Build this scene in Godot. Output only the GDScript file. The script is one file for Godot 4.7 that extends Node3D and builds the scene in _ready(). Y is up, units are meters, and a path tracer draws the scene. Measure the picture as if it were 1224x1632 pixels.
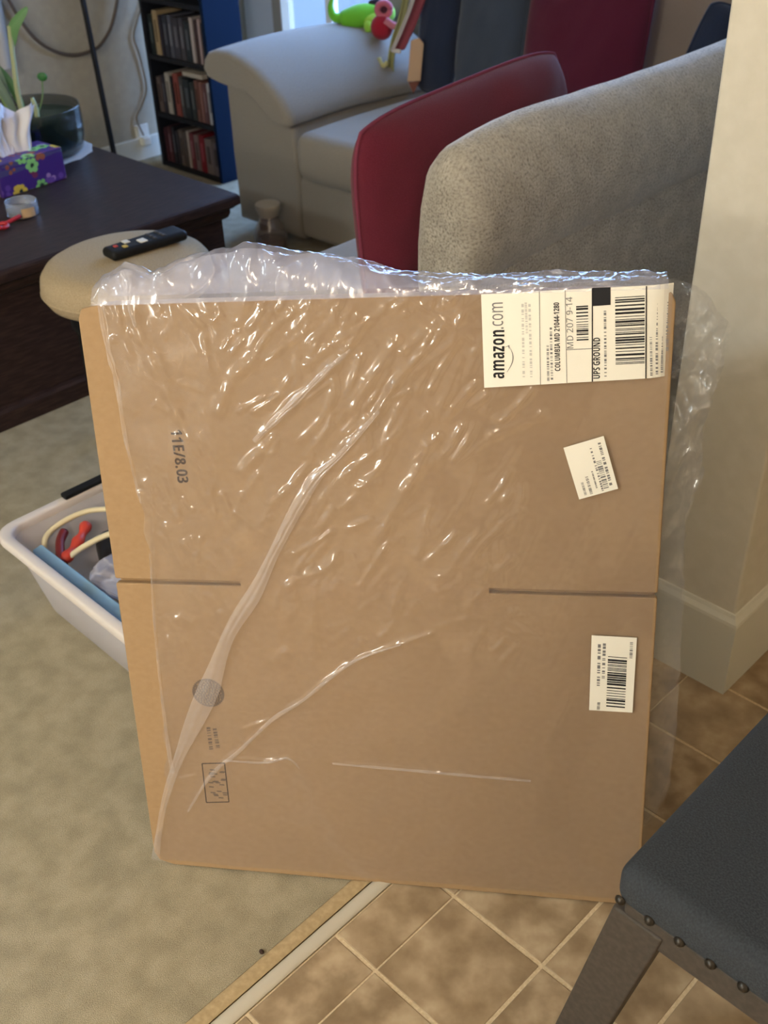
extends Node3D

# ---------- frame of the leaning parcel: four corners of its front face ----------
const PW := 0.791
const PH := 0.95
const C_BL := Vector3(-1.107, 0.004, -0.510)
const C_BR := Vector3(-0.479, 0.004, -0.991)
const C_TL := Vector3(-1.260, 0.912, -0.657)
const C_TR := Vector3(-0.643, 0.948, -1.150)
const P_N := Vector3(0.592, 0.229, 0.773)

var rng := RandomNumberGenerator.new()
var M := {}
var names := {}


func _ready() -> void:
	rng.seed = 7
	view_and_light()
	materials()
	shell()
	sofa()
	cushions()
	coffee_table()
	table_things()
	bookcase()
	wall_things()
	ottoman()
	storage_bin()
	parcel()
	chair()
	person()


func view_and_light() -> void:
	var cam := Camera3D.new()
	cam.name = "camera"
	cam.position = Vector3(0, 1.5, 0)
	cam.rotation_degrees = Vector3(-34.82, 45.9, -2.19)
	cam.fov = 50.89
	cam.near = 0.02
	cam.far = 60.0
	var opt := CameraAttributesPhysical.new()
	opt.frustum_focal_length = 25.22
	opt.frustum_focus_distance = 1.45
	opt.frustum_near = 0.02
	opt.frustum_far = 60.0
	opt.exposure_aperture = 5.0
	cam.attributes = opt
	add_child(cam)
	cam.current = true
	var env := Environment.new()
	env.background_mode = Environment.BG_SKY
	var sm := ProceduralSkyMaterial.new()
	sm.sky_top_color = Color(0.55, 0.73, 1.0)
	sm.sky_horizon_color = Color(0.66, 0.80, 1.0)
	sm.ground_horizon_color = Color(0.55, 0.66, 0.85)
	sm.ground_bottom_color = Color(0.4, 0.46, 0.55)
	sm.sun_angle_max = 0.0
	sm.energy_multiplier = 15.0
	var sky := Sky.new()
	sky.sky_material = sm
	env.sky = sky
	env.ambient_light_source = Environment.AMBIENT_SOURCE_SKY
	env.tonemap_mode = Environment.TONE_MAPPER_LINEAR
	env.tonemap_exposure = 0.96
	env.sdfgi_enabled = true
	env.ssao_enabled = true
	env.ssil_enabled = true
	var we := WorldEnvironment.new()
	we.name = "world"
	we.environment = env
	add_child(we)
	# a warm ceiling lamp over the tiles behind the person, an added unseen whiter one for neutral fill, an added low globe for film glints
	ceiling_lamp("round warm glass ceiling lamp above the tiled floor", Vector3(0.56, 2.14, 1.12), Color(1.0, 0.91, 0.80), 2.1, 0.16)
	ceiling_lamp("small whiter glass ceiling lamp added unseen above the carpet for fill", Vector3(-1.8, 2.25, 1.7), Color(0.90, 0.97, 1.0), 2.4, 0.12)
	added_globe_lamp(Vector3(-0.5, 1.3, 2.3), Color(1.0, 0.97, 0.91), 1.8, 0.09)


func ceiling_lamp(label: String, at: Vector3, c: Color, energy: float, r: float) -> void:
	var t := thing("ceiling_lamp", label, "lamp", at + Vector3(0, 2.478 - at.y, 0))
	var glow := StandardMaterial3D.new()
	glow.albedo_color = Color(1, 0.95, 0.85)
	glow.emission_enabled = true
	glow.emission = c
	glow.emission_energy_multiplier = 5.0
	var rod := StandardMaterial3D.new()
	rod.albedo_color = Color(0.5, 0.45, 0.38)
	rod.metallic = 0.8
	rod.roughness = 0.35
	var pr := []
	for k in 17:
		var a := PI * k / 16.0
		pr.append(Vector2(r * sin(a) + 0.0005, at.y - r * cos(a)))
	part(t, "glass_globe", lathe(pr, 32, at), glow)
	part(t, "canopy", lathe([Vector2(0.001, at.y + r), Vector2(0.02, at.y + r), Vector2(0.02, 2.44), Vector2(0.07, 2.46), Vector2(0.075, 2.478), Vector2(0.001, 2.478)], 24, at), rod)
	var l := OmniLight3D.new()
	l.name = "lamp_light"
	l.light_color = c
	l.light_energy = energy
	l.light_size = r * 0.95
	l.omni_range = 14.0
	l.omni_attenuation = 2.0
	l.shadow_enabled = true
	l.position = at
	add_child(l, true)


func added_globe_lamp(at: Vector3, c: Color, energy: float, r: float) -> void:  # unseen stand lamp, added to raise glints on the film
	var t := thing("added_globe_lamp", "small round glass lamp on a slim brass stand added behind the standing person for glints", "lamp", Vector3(at.x, 0.001, at.z))
	var glow := StandardMaterial3D.new()
	glow.albedo_color = Color(1, 0.95, 0.85)
	glow.emission_enabled = true
	glow.emission = c
	glow.emission_energy_multiplier = 6.0
	var brass := StandardMaterial3D.new()
	brass.albedo_color = Color(0.6, 0.5, 0.34)
	brass.metallic = 0.8
	brass.roughness = 0.35
	part(t, "glass_globe", ellipsoid(at, Vector3.ONE * r, Basis(), 28), glow)
	part(t, "stand", lathe([Vector2(0.001, 0.001), Vector2(0.14, 0.001), Vector2(0.14, 0.015), Vector2(0.02, 0.03), Vector2(0.011, 0.05), Vector2(0.011, at.y - r - 0.02), Vector2(0.03, at.y - r), Vector2(0.03, at.y - r + 0.012), Vector2(0.001, at.y - r + 0.012)], 28, at), brass)
	var l := OmniLight3D.new()
	l.name = "lamp_light"
	l.light_color = c
	l.light_energy = energy
	l.light_size = r * 0.95
	l.omni_range = 14.0
	l.omni_attenuation = 2.0
	l.shadow_enabled = true
	l.position = at
	add_child(l, true)


# ---------- naming ----------
func numbered(n: String) -> String:
	names[n] = names.get(n, -1) + 1
	return n if names[n] == 0 else "%s_%03d" % [n, names[n]]


func thing(called: String, label: String, category: String, at: Vector3, group := "") -> Node3D:
	var o := Node3D.new()
	o.name = numbered(called)
	o.position = at
	add_child(o)
	o.set_meta("label", label)
	o.set_meta("category", category)
	if group:
		o.set_meta("group", group)
	return o


# meshes are written in room coordinates; a part of a thing is shifted back by where the thing stands
func part(parent: Node3D, called: String, mesh: Mesh, m: Material, label := "") -> MeshInstance3D:
	var o := MeshInstance3D.new()
	o.name = called
	o.mesh = mesh
	o.material_override = m
	parent.add_child(o, true)
	if parent.get_parent() == self:
		o.position = -parent.position
	if label:
		o.set_meta("label", label)
	return o


func single(called: String, mesh: Mesh, m: Material, label: String, category: String, at: Vector3, group := "") -> MeshInstance3D:
	var o := MeshInstance3D.new()
	o.name = numbered(called)
	o.mesh = shifted(mesh, -at)
	o.material_override = m
	o.position = at
	add_child(o)
	o.set_meta("label", label)
	o.set_meta("category", category)
	if group:
		o.set_meta("group", group)
	return o


func struct(called: String, mesh: Mesh, m: Material) -> MeshInstance3D:
	var o := MeshInstance3D.new()
	o.name = called
	o.mesh = mesh
	o.material_override = m
	add_child(o)
	o.set_meta("kind", "structure")
	return o


# ---------- mesh helpers (front faces clockwise) ----------
func smooth_mesh(v: PackedVector3Array, idx: PackedInt32Array, uv := PackedVector2Array()) -> ArrayMesh:
	var where := {}
	var weld := PackedInt32Array()
	weld.resize(v.size())
	var acc := PackedVector3Array()
	for i in v.size():
		var k := Vector3i((v[i] * 20000.0).round())
		if not where.has(k):
			where[k] = acc.size()
			acc.append(Vector3.ZERO)
		weld[i] = where[k]
	for t in range(0, idx.size(), 3):
		var n := (v[idx[t + 2]] - v[idx[t]]).cross(v[idx[t + 1]] - v[idx[t]])
		for k in 3:
			acc[weld[idx[t + k]]] += n
	var nn := PackedVector3Array()
	nn.resize(v.size())
	for i in v.size():
		nn[i] = acc[weld[i]].normalized() if acc[weld[i]].length_squared() > 1e-20 else Vector3.UP
	return arrays(v, nn, uv, idx)


func flat_mesh(v: PackedVector3Array, idx: PackedInt32Array) -> ArrayMesh:
	var v2 := PackedVector3Array()
	var n2 := PackedVector3Array()
	var i2 := PackedInt32Array()
	for t in range(0, idx.size(), 3):
		var n := (v[idx[t + 2]] - v[idx[t]]).cross(v[idx[t + 1]] - v[idx[t]]).normalized()
		for k in 3:
			i2.append(v2.size())
			v2.append(v[idx[t + k]])
			n2.append(n)
	return arrays(v2, n2, PackedVector2Array(), i2)


func arrays(v: PackedVector3Array, n: PackedVector3Array, uv: PackedVector2Array, idx: PackedInt32Array) -> ArrayMesh:
	var a := []
	a.resize(Mesh.ARRAY_MAX)
	a[Mesh.ARRAY_VERTEX] = v
	a[Mesh.ARRAY_NORMAL] = n
	if uv.size():
		a[Mesh.ARRAY_TEX_UV] = uv
	a[Mesh.ARRAY_INDEX] = idx
	var m := ArrayMesh.new()
	m.add_surface_from_arrays(Mesh.PRIMITIVE_TRIANGLES, a)
	return m


func shifted(m: Mesh, by: Vector3) -> Mesh:
	return joined([[m, Transform3D(Basis(), by)]])


func joined(list: Array) -> ArrayMesh:
	var st := SurfaceTool.new()
	for e in list:
		if e is Array:
			st.append_from(e[0], 0, e[1])
		else:
			st.append_from(e, 0, Transform3D())
	return st.commit()


# u runs right and v up when the front is seen
func grid(nu: int, nv: int, f: Callable, flip := false) -> ArrayMesh:
	var v := PackedVector3Array()
	var uv := PackedVector2Array()
	var idx := PackedInt32Array()
	for j in nv + 1:
		for i in nu + 1:
			var q := Vector2(float(i) / nu, float(j) / nv)
			v.append(f.call(q.x, q.y))
			uv.append(q)
	for j in nv:
		for i in nu:
			var a := j * (nu + 1) + i
			var b := a + 1
			var d := a + nu + 1
			var c := d + 1
			if flip:
				idx.append_array([a, c, d, a, b, c])
			else:
				idx.append_array([a, d, c, a, c, b])
	return smooth_mesh(v, idx, uv)


func steps(h: float, r: float, mid: int, arc: int) -> PackedFloat32Array:
	var o := PackedFloat32Array()
	for k in arc:
		o.append(-h + r * k / arc)
	for k in mid + 1:
		o.append(lerpf(-h + r, h - r, float(k) / mid))
	for k in arc:
		o.append(h - r + r * (k + 1) / arc)
	return o


# a box with rounded edges, its points passed through «shape» if given
func rbox(size: Vector3, r: float, at := Vector3.ZERO, mid := 1, arc := 2, shape = null) -> ArrayMesh:
	var h := size / 2.0
	r = minf(r, minf(h.x, minf(h.y, h.z)) * 0.98)
	var v := PackedVector3Array()
	var idx := PackedInt32Array()
	var lim := h - Vector3.ONE * r
	for axis in 3:
		var ua := (axis + 1) % 3
		var va := (axis + 2) % 3
		var us := steps(h[ua], r, mid, arc)
		var vs := steps(h[va], r, mid, arc)
		for side in [-1.0, 1.0]:
			var base := v.size()
			for y in vs:
				for x in us:
					var p := Vector3.ZERO
					p[axis] = h[axis] * side
					p[ua] = x
					p[va] = y
					var q := p.clamp(-lim, lim)
					p = q + (p - q).normalized() * r
					v.append(at + (shape.call(p) if shape != null else p))
			var w := us.size()
			for j in vs.size() - 1:
				for i in w - 1:
					var a := base + j * w + i
					if side > 0:
						idx.append_array([a, a + w, a + w + 1, a, a + w + 1, a + 1])
					else:
						idx.append_array([a, a + w + 1, a + w, a, a + 1, a + w + 1])
	return smooth_mesh(v, idx)


# turns a profile of (radius, height) round a vertical axis
func lathe(profile: Array, seg: int, at: Vector3, shape = null) -> ArrayMesh:
	var f := func(u: float, w: float) -> Vector3:
		var k := w * (profile.size() - 1)
		var p: Vector2 = profile[int(round(k))]
		var a := -u * TAU
		var q := Vector3(at.x + p.x * cos(a), p.y, at.z + p.x * sin(a))
		return shape.call(q, a) if shape != null else q
	return grid(seg, profile.size() - 1, f)


func spline(pts: Array, n: int) -> PackedVector3Array:
	var o := PackedVector3Array()
	var m := pts.size()
	for k in n + 1:
		var t := float(k) / n * (m - 1)
		var i := mini(int(t), m - 2)
		var a: Vector3 = pts[maxi(i - 1, 0)]
		var b: Vector3 = pts[i]
		var c: Vector3 = pts[i + 1]
		var d: Vector3 = pts[mini(i + 2, m - 1)]
		o.append(b.cubic_interpolate(c, a, d, t - i))
	return o


func tube(p: PackedVector3Array, r: float, sides := 8, taper = null) -> ArrayMesh:
	var n := p.size()
	var v := PackedVector3Array()
	var idx := PackedInt32Array()
	var side := Vector3.ZERO
	for i in n:
		var t := (p[mini(i + 1, n - 1)] - p[maxi(i - 1, 0)]).normalized()
		if side == Vector3.ZERO:
			side = t.cross(Vector3.UP if absf(t.y) < 0.9 else Vector3.RIGHT).normalized()
		side = (side - t * side.dot(t)).normalized()
		var up := side.cross(t)
		var rr: float = r * (taper.call(float(i) / (n - 1)) if taper != null else 1.0)
		for k in sides:
			var a := TAU * k / sides
			v.append(p[i] + (side * cos(a) + up * sin(a)) * rr)
	for i in n - 1:
		for k in sides:
			var a := i * sides + k
			var b := i * sides + (k + 1) % sides
			idx.append_array([a, b, b + sides, a, b + sides, a + sides])
	var s := v.size()
	v.append(p[0])
	v.append(p[n - 1])
	for k in sides:
		idx.append_array([s, (k + 1) % sides, k])
		idx.append_array([s + 1, (n - 1) * sides + k, (n - 1) * sides + (k + 1) % sides])
	return smooth_mesh(v, idx)


# a closed outline swept from one end to the other, its ends drawn in and rounded; «place» turns (outline point, along) into a point
func puffy(poly: Array, length: float, r: float, place: Callable, mid := 10) -> ArrayMesh:
	var n := poly.size()
	var c := Vector2.ZERO
	for q in poly:
		c += q / n
	var wide := 0.0
	for q in poly:
		wide += c.distance_to(q) / n
	var rings := []
	for k in 6:
		var a := PI / 2 * k / 5.0
		rings.append([r * (1 - sin(a)), r * (1 - cos(a))])
	rings.reverse()
	var all := []
	for e in rings:
		all.append([e[0], 0.0 if e[1] == 0.0 else e[1]])
	var seq := []
	for k in 6:
		var a := PI / 2 * k / 5.0
		seq.append([r * (1 - cos(a)), r * (1 - sin(a))])
	for k in range(1, mid):
		seq.append([lerpf(r, length - r, float(k) / mid), 0.0])
	for k in range(5, -1, -1):
		var a := PI / 2 * k / 5.0
		seq.append([length - r * (1 - cos(a)), r * (1 - sin(a))])
	var v := PackedVector3Array()
	var idx := PackedInt32Array()
	for e in seq:
		for i in n:
			var p: Vector2 = poly[i]
			v.append(place.call(p + (c - p) * e[1] / wide, e[0]))
	var m := seq.size()
	for j in m - 1:
		for i in n:
			var a := j * n + i
			var b := j * n + (i + 1) % n
			idx.append_array([a, b, b + n, a, b + n, a + n])
	var s := v.size()
	v.append(place.call(c, seq[0][0]))
	v.append(place.call(c, seq[m - 1][0]))
	for i in n:
		idx.append_array([s, (i + 1) % n, i])
		idx.append_array([s + 1, (m - 1) * n + i, (m - 1) * n + (i + 1) % n])
	return smooth_mesh(v, idx)


# stacked rectangles (half x, half z, height) with mitred corners: table tops, plinths, mouldings
func stacked(at: Vector3, rows: Array) -> ArrayMesh:
	var v := PackedVector3Array()
	var idx := PackedInt32Array()
	for r in rows:
		for c in [[-1, -1], [1, -1], [1, 1], [-1, 1]]:
			v.append(at + Vector3(r[0] * c[0], r[2], r[1] * c[1]))
	for j in rows.size() - 1:
		for i in 4:
			var a := j * 4 + i
			var b := j * 4 + (i + 1) % 4
			idx.append_array([a, b, b + 4, a, b + 4, a + 4])
	idx.append_array([0, 2, 1, 0, 3, 2])
	var t := (rows.size() - 1) * 4
	idx.append_array([t, t + 1, t + 2, t, t + 2, t + 3])
	return flat_mesh(v, idx)


func pillow_mesh(w: float, h: float, d: float, xf: Transform3D, seed_at: float, corner := 0.12) -> ArrayMesh:
	var nz := FastNoiseLite.new()
	nz.seed = int(seed_at)
	nz.frequency = 3.0
	var half := func(s: float) -> ArrayMesh:
		var f := func(u: float, v: float) -> Vector3:
			var x := sin((u * 2 - 1) * PI / 2)
			var y := sin((v * 2 - 1) * PI / 2)
			var e := pow(maxf(0.0, (1 - pow(absf(x), 3.2)) * (1 - pow(absf(y), 3.2))), 0.55)
			var px := x * sqrt(1 - corner * 1.4 * pow(absf(y), 4.0) * x * x)
			var py := y * sqrt(1 - corner * 1.4 * pow(absf(x), 4.0) * y * y)
			var wob := nz.get_noise_3d(px * w * 2, py * h * 2, s) * 0.16
			return xf * Vector3(px * w / 2, py * h / 2, s * d / 2 * e * (1 + wob))
		return grid(28, 24, f, s < 0)
	return joined([half.call(1.0), half.call(-1.0)])


func pillow_seam(w: float, h: float, xf: Transform3D, r: float, corner := 0.12) -> ArrayMesh:
	var p := PackedVector3Array()
	for k in 97:
		var q := k / 96.0 * 4.0
		var s := int(q) % 4
		var t := (q - int(q)) * 2 - 1
		t = sin(t * PI / 2)
		var x: float = [t, 1.0, -t, -1.0][s]
		var y: float = [-1.0, t, 1.0, -t][s]
		p.append(xf * Vector3(x * sqrt(1 - corner * 1.4 * pow(absf(y), 4.0) * x * x) * w / 2, y * sqrt(1 - corner * 1.4 * pow(absf(x), 4.0) * y * y) * h / 2, 0))
	return tube(p, r, 6)


func ellipsoid(c: Vector3, r: Vector3, basis := Basis(), seg := 20) -> ArrayMesh:
	var f := func(u: float, v: float) -> Vector3:
		var a := -u * TAU
		var b := (v - 0.5) * PI
		return c + basis * Vector3(r.x * cos(b) * cos(a), r.y * sin(b), r.z * cos(b) * sin(a))
	return grid(seg, seg / 2, f)


func lettering(s: String, height: float, bold := false, face := "Droid Sans") -> TextMesh:
	var f := SystemFont.new()
	f.font_names = [face]
	if bold:
		f.font_weight = 700
	var t := TextMesh.new()
	t.text = s
	t.font = f
	t.font_size = 48
	t.pixel_size = height / 34.0
	t.depth = 0.0003
	t.curve_step = 2.0
	t.horizontal_alignment = HORIZONTAL_ALIGNMENT_LEFT
	t.vertical_alignment = VERTICAL_ALIGNMENT_BOTTOM
	return t


# ---------- materials ----------
func noise_tex(sd: int, freq: float, ramp: Array, kind := FastNoiseLite.TYPE_SIMPLEX_SMOOTH, octaves := 4, size := 512) -> NoiseTexture2D:
	var n := FastNoiseLite.new()
	n.seed = sd
	n.noise_type = kind
	n.frequency = freq
	n.fractal_octaves = octaves
	var t := NoiseTexture2D.new()
	t.width = size
	t.height = size
	t.seamless = true
	t.noise = n
	var g := Gradient.new()
	g.offsets = PackedFloat32Array(ramp.map(func(e): return e[0]))
	g.colors = PackedColorArray(ramp.map(func(e): return e[1]))
	t.color_ramp = g
	return t


func plain(c: Color, rough := 0.8, spec := 0.5, metal := 0.0) -> StandardMaterial3D:
	var m := StandardMaterial3D.new()
	m.albedo_color = c
	m.roughness = rough
	m.metallic_specular = spec
	m.metallic = metal
	return m


func textured(ramp: Array, sd: int, freq: float, scale: float, rough: float, relief := 0.0, coarse := [], coarse_scale := 1.0, octaves := 4) -> StandardMaterial3D:
	var m := plain(Color.WHITE, rough, 0.35)
	m.albedo_texture = noise_tex(sd, freq, ramp, FastNoiseLite.TYPE_SIMPLEX_SMOOTH, octaves)
	m.uv1_triplanar = true
	m.uv1_world_triplanar = true
	m.uv1_scale = Vector3.ONE * scale
	if relief > 0.0:
		m.heightmap_enabled = true
		m.heightmap_scale = relief
		m.heightmap_texture = noise_tex(sd + 50, freq, [[0.0, Color.BLACK], [1.0, Color.WHITE]], FastNoiseLite.TYPE_SIMPLEX_SMOOTH, octaves)
	if coarse.size():
		m.detail_enabled = true
		m.detail_blend_mode = BaseMaterial3D.BLEND_MODE_MUL
		m.detail_uv_layer = BaseMaterial3D.DETAIL_UV_2
		m.detail_albedo = noise_tex(sd + 90, 0.012, coarse)
		m.uv2_triplanar = true
		m.uv2_world_triplanar = true
		m.uv2_scale = Vector3.ONE * coarse_scale
	return m


func c8(r: int, g: int, b: int) -> Color:
	return Color8(r, g, b)


func materials() -> void:
	M.card = textured([[0.2, c8(152, 125, 93)], [0.5, c8(156, 129, 97)], [0.8, c8(160, 133, 101)]], 3, 0.05, 3.0, 0.85, 0.01)
	M.card_dark = plain(c8(150, 112, 78), 0.9, 0.3)
	M.card_tape = textured([[0.2, c8(152, 125, 94)], [0.8, c8(160, 132, 100)]], 4, 0.05, 3.0, 0.7)
	M.ink = plain(c8(62, 48, 38), 0.9, 0.2)
	M.ink_soft = plain(c8(108, 92, 77), 0.9, 0.2)
	M.print = plain(c8(38, 38, 42), 0.7, 0.3)
	M.print_grey = plain(c8(120, 120, 122), 0.7, 0.3)
	M.print_pale = plain(c8(196, 196, 192), 0.7, 0.3)
	M.paper = plain(c8(236, 234, 224), 0.55, 0.4)
	M.wrap = plain(Color(0.60, 0.61, 0.67, 0.11), 0.13, 0.6)
	M.wrap.transparency = BaseMaterial3D.TRANSPARENCY_ALPHA
	M.wrap_fold = plain(Color(0.95, 0.94, 0.97, 0.13), 0.14, 0.6)
	M.wrap_fold.transparency = BaseMaterial3D.TRANSPARENCY_ALPHA
	M.wrap_puff = plain(Color(0.86, 0.88, 1.0, 0.13), 0.12, 0.7)  # bluish tint paints in the sky light on the loose film
	M.wrap_puff.transparency = BaseMaterial3D.TRANSPARENCY_ALPHA
	M.wrap_edge = plain(Color(0.58, 0.60, 0.64, 0.09), 0.11, 0.6)
	M.wrap_edge.transparency = BaseMaterial3D.TRANSPARENCY_ALPHA
	M.carpet = textured([[0.1, c8(132, 123, 104)], [0.45, c8(163, 153, 132)], [0.9, c8(190, 180, 158)]], 11, 0.16, 6.0, 1.0, 0.08, [[0.2, c8(226, 224, 218)], [0.5, c8(240, 238, 232)], [0.8, c8(252, 250, 246)]], 2.2)
	M.grout = textured([[0.2, c8(206, 184, 150)], [0.8, c8(222, 202, 170)]], 13, 0.05, 6.0, 0.95, 0.05)
	M.strip_tan = textured([[0.2, c8(168, 146, 110)], [0.8, c8(184, 162, 126)]], 15, 0.03, 5.0, 0.7, 0.05)
	M.strip_pale = plain(c8(196, 188, 172), 0.5, 0.5)
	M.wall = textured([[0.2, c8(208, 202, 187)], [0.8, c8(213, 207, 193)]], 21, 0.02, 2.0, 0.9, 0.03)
	M.wall_left = textured([[0.2, c8(170, 160, 142)], [0.8, c8(176, 166, 148)]], 22, 0.02, 2.0, 0.9, 0.03)  # same paint as the other walls, darkened in colour for its dimmer light
	M.ceiling = plain(c8(232, 228, 218), 0.95, 0.2)
	M.trim = plain(c8(214, 212, 200), 0.5, 0.5)
	M.frame_white = plain(c8(226, 226, 226), 0.5, 0.5)
	M.frame_tan = plain(c8(176, 164, 146), 0.6, 0.4)
	M.rubber = plain(c8(26, 26, 28), 0.7, 0.3)
	M.glass = plain(Color(0.95, 0.98, 1.0, 0.03), 0.02, 0.5)
	M.glass.transparency = BaseMaterial3D.TRANSPARENCY_ALPHA
	M.patio = textured([[0.2, c8(68, 65, 60)], [0.8, c8(76, 73, 68)]], 24, 0.03, 1.0, 0.95)
	M.sofa = textured([[0.0, c8(112, 105, 97)], [0.4, c8(132, 125, 116)], [0.7, c8(142, 135, 126)], [1.0, c8(158, 151, 142)]], 31, 0.1, 5.0, 1.0, 0.12)
	M.sofa.rim_enabled = true
	M.sofa.rim = 0.4
	M.sofa.rim_tint = 0.6
	M.tweed = textured([[0.0, c8(92, 87, 80)], [0.24, c8(138, 131, 121)], [0.36, c8(172, 164, 152)], [0.65, c8(186, 179, 167)], [1.0, c8(206, 200, 189)]], 33, 0.10, 2.7, 1.0, 0.12, [[0.3, c8(234, 232, 228)], [0.7, c8(255, 254, 250)]], 2.0, 3)
	M.tweed.rim_enabled = true
	M.tweed.rim = 0.9
	M.tweed.rim_tint = 0.4
	M.ottoman = textured([[0.0, c8(122, 106, 82)], [0.3, c8(158, 140, 112)], [0.6, c8(174, 155, 126)], [1.0, c8(192, 174, 146)]], 35, 0.12, 4.5, 1.0, 0.12)
	M.red = cloth(c8(94, 27, 43), 41)
	M.crimson = cloth(c8(82, 24, 46), 42)
	M.slate = cloth(c8(58, 66, 80), 43)
	M.navy = cloth(c8(34, 42, 62), 44)
	M.taupe = cloth(c8(128, 114, 104), 45)
	M.piping = plain(c8(116, 52, 70), 0.9, 0.3)
	M.espresso = textured([[0.2, c8(38, 27, 26)], [0.5, c8(47, 34, 32)], [0.8, c8(58, 43, 39)]], 51, 0.02, 3.0, 0.48, 0.02)
	M.espresso.uv1_scale = Vector3(9.0, 9.0, 1.2)
	M.espresso_dark = plain(c8(17, 14, 16), 0.6, 0.3)
	M.black = plain(c8(12, 12, 14), 0.6, 0.4)
	M.blue_side = plain(c8(5, 26, 50), 0.8, 0.25)
	M.shelf = plain(c8(20, 22, 30), 0.6, 0.4)
	M.bin = plain(Color(0.86, 0.84, 0.86, 0.62), 0.35, 0.4)
	M.bin.transparency = BaseMaterial3D.TRANSPARENCY_ALPHA
	M.bin_rim = plain(c8(214, 205, 200), 0.4, 0.5)
	M.charcoal = textured([[0.0, c8(48, 52, 57)], [0.5, c8(60, 64, 70)], [1.0, c8(73, 78, 84)]], 61, 0.12, 5.0, 1.0, 0.08)
	M.chair_wood = textured([[0.2, c8(70, 64, 59)], [0.8, c8(80, 73, 67)]], 62, 0.03, 5.0, 0.6)
	M.nail = plain(c8(58, 54, 50), 0.28, 0.5, 0.7)


func cloth(c: Color, sd: int) -> StandardMaterial3D:
	var m := textured([[0.0, c.darkened(0.14)], [0.5, c], [1.0, c.lightened(0.07)]], sd, 0.12, 6.0, 1.0, 0.06)
	m.rim_enabled = true
	m.rim = 0.3
	m.rim_tint = 0.5
	return m


# ---------- the rooms ----------
func slab(lo: Vector3, hi: Vector3, r := 0.004) -> ArrayMesh:
	return rbox(hi - lo, r, (lo + hi) / 2.0, 1, 1)


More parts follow.
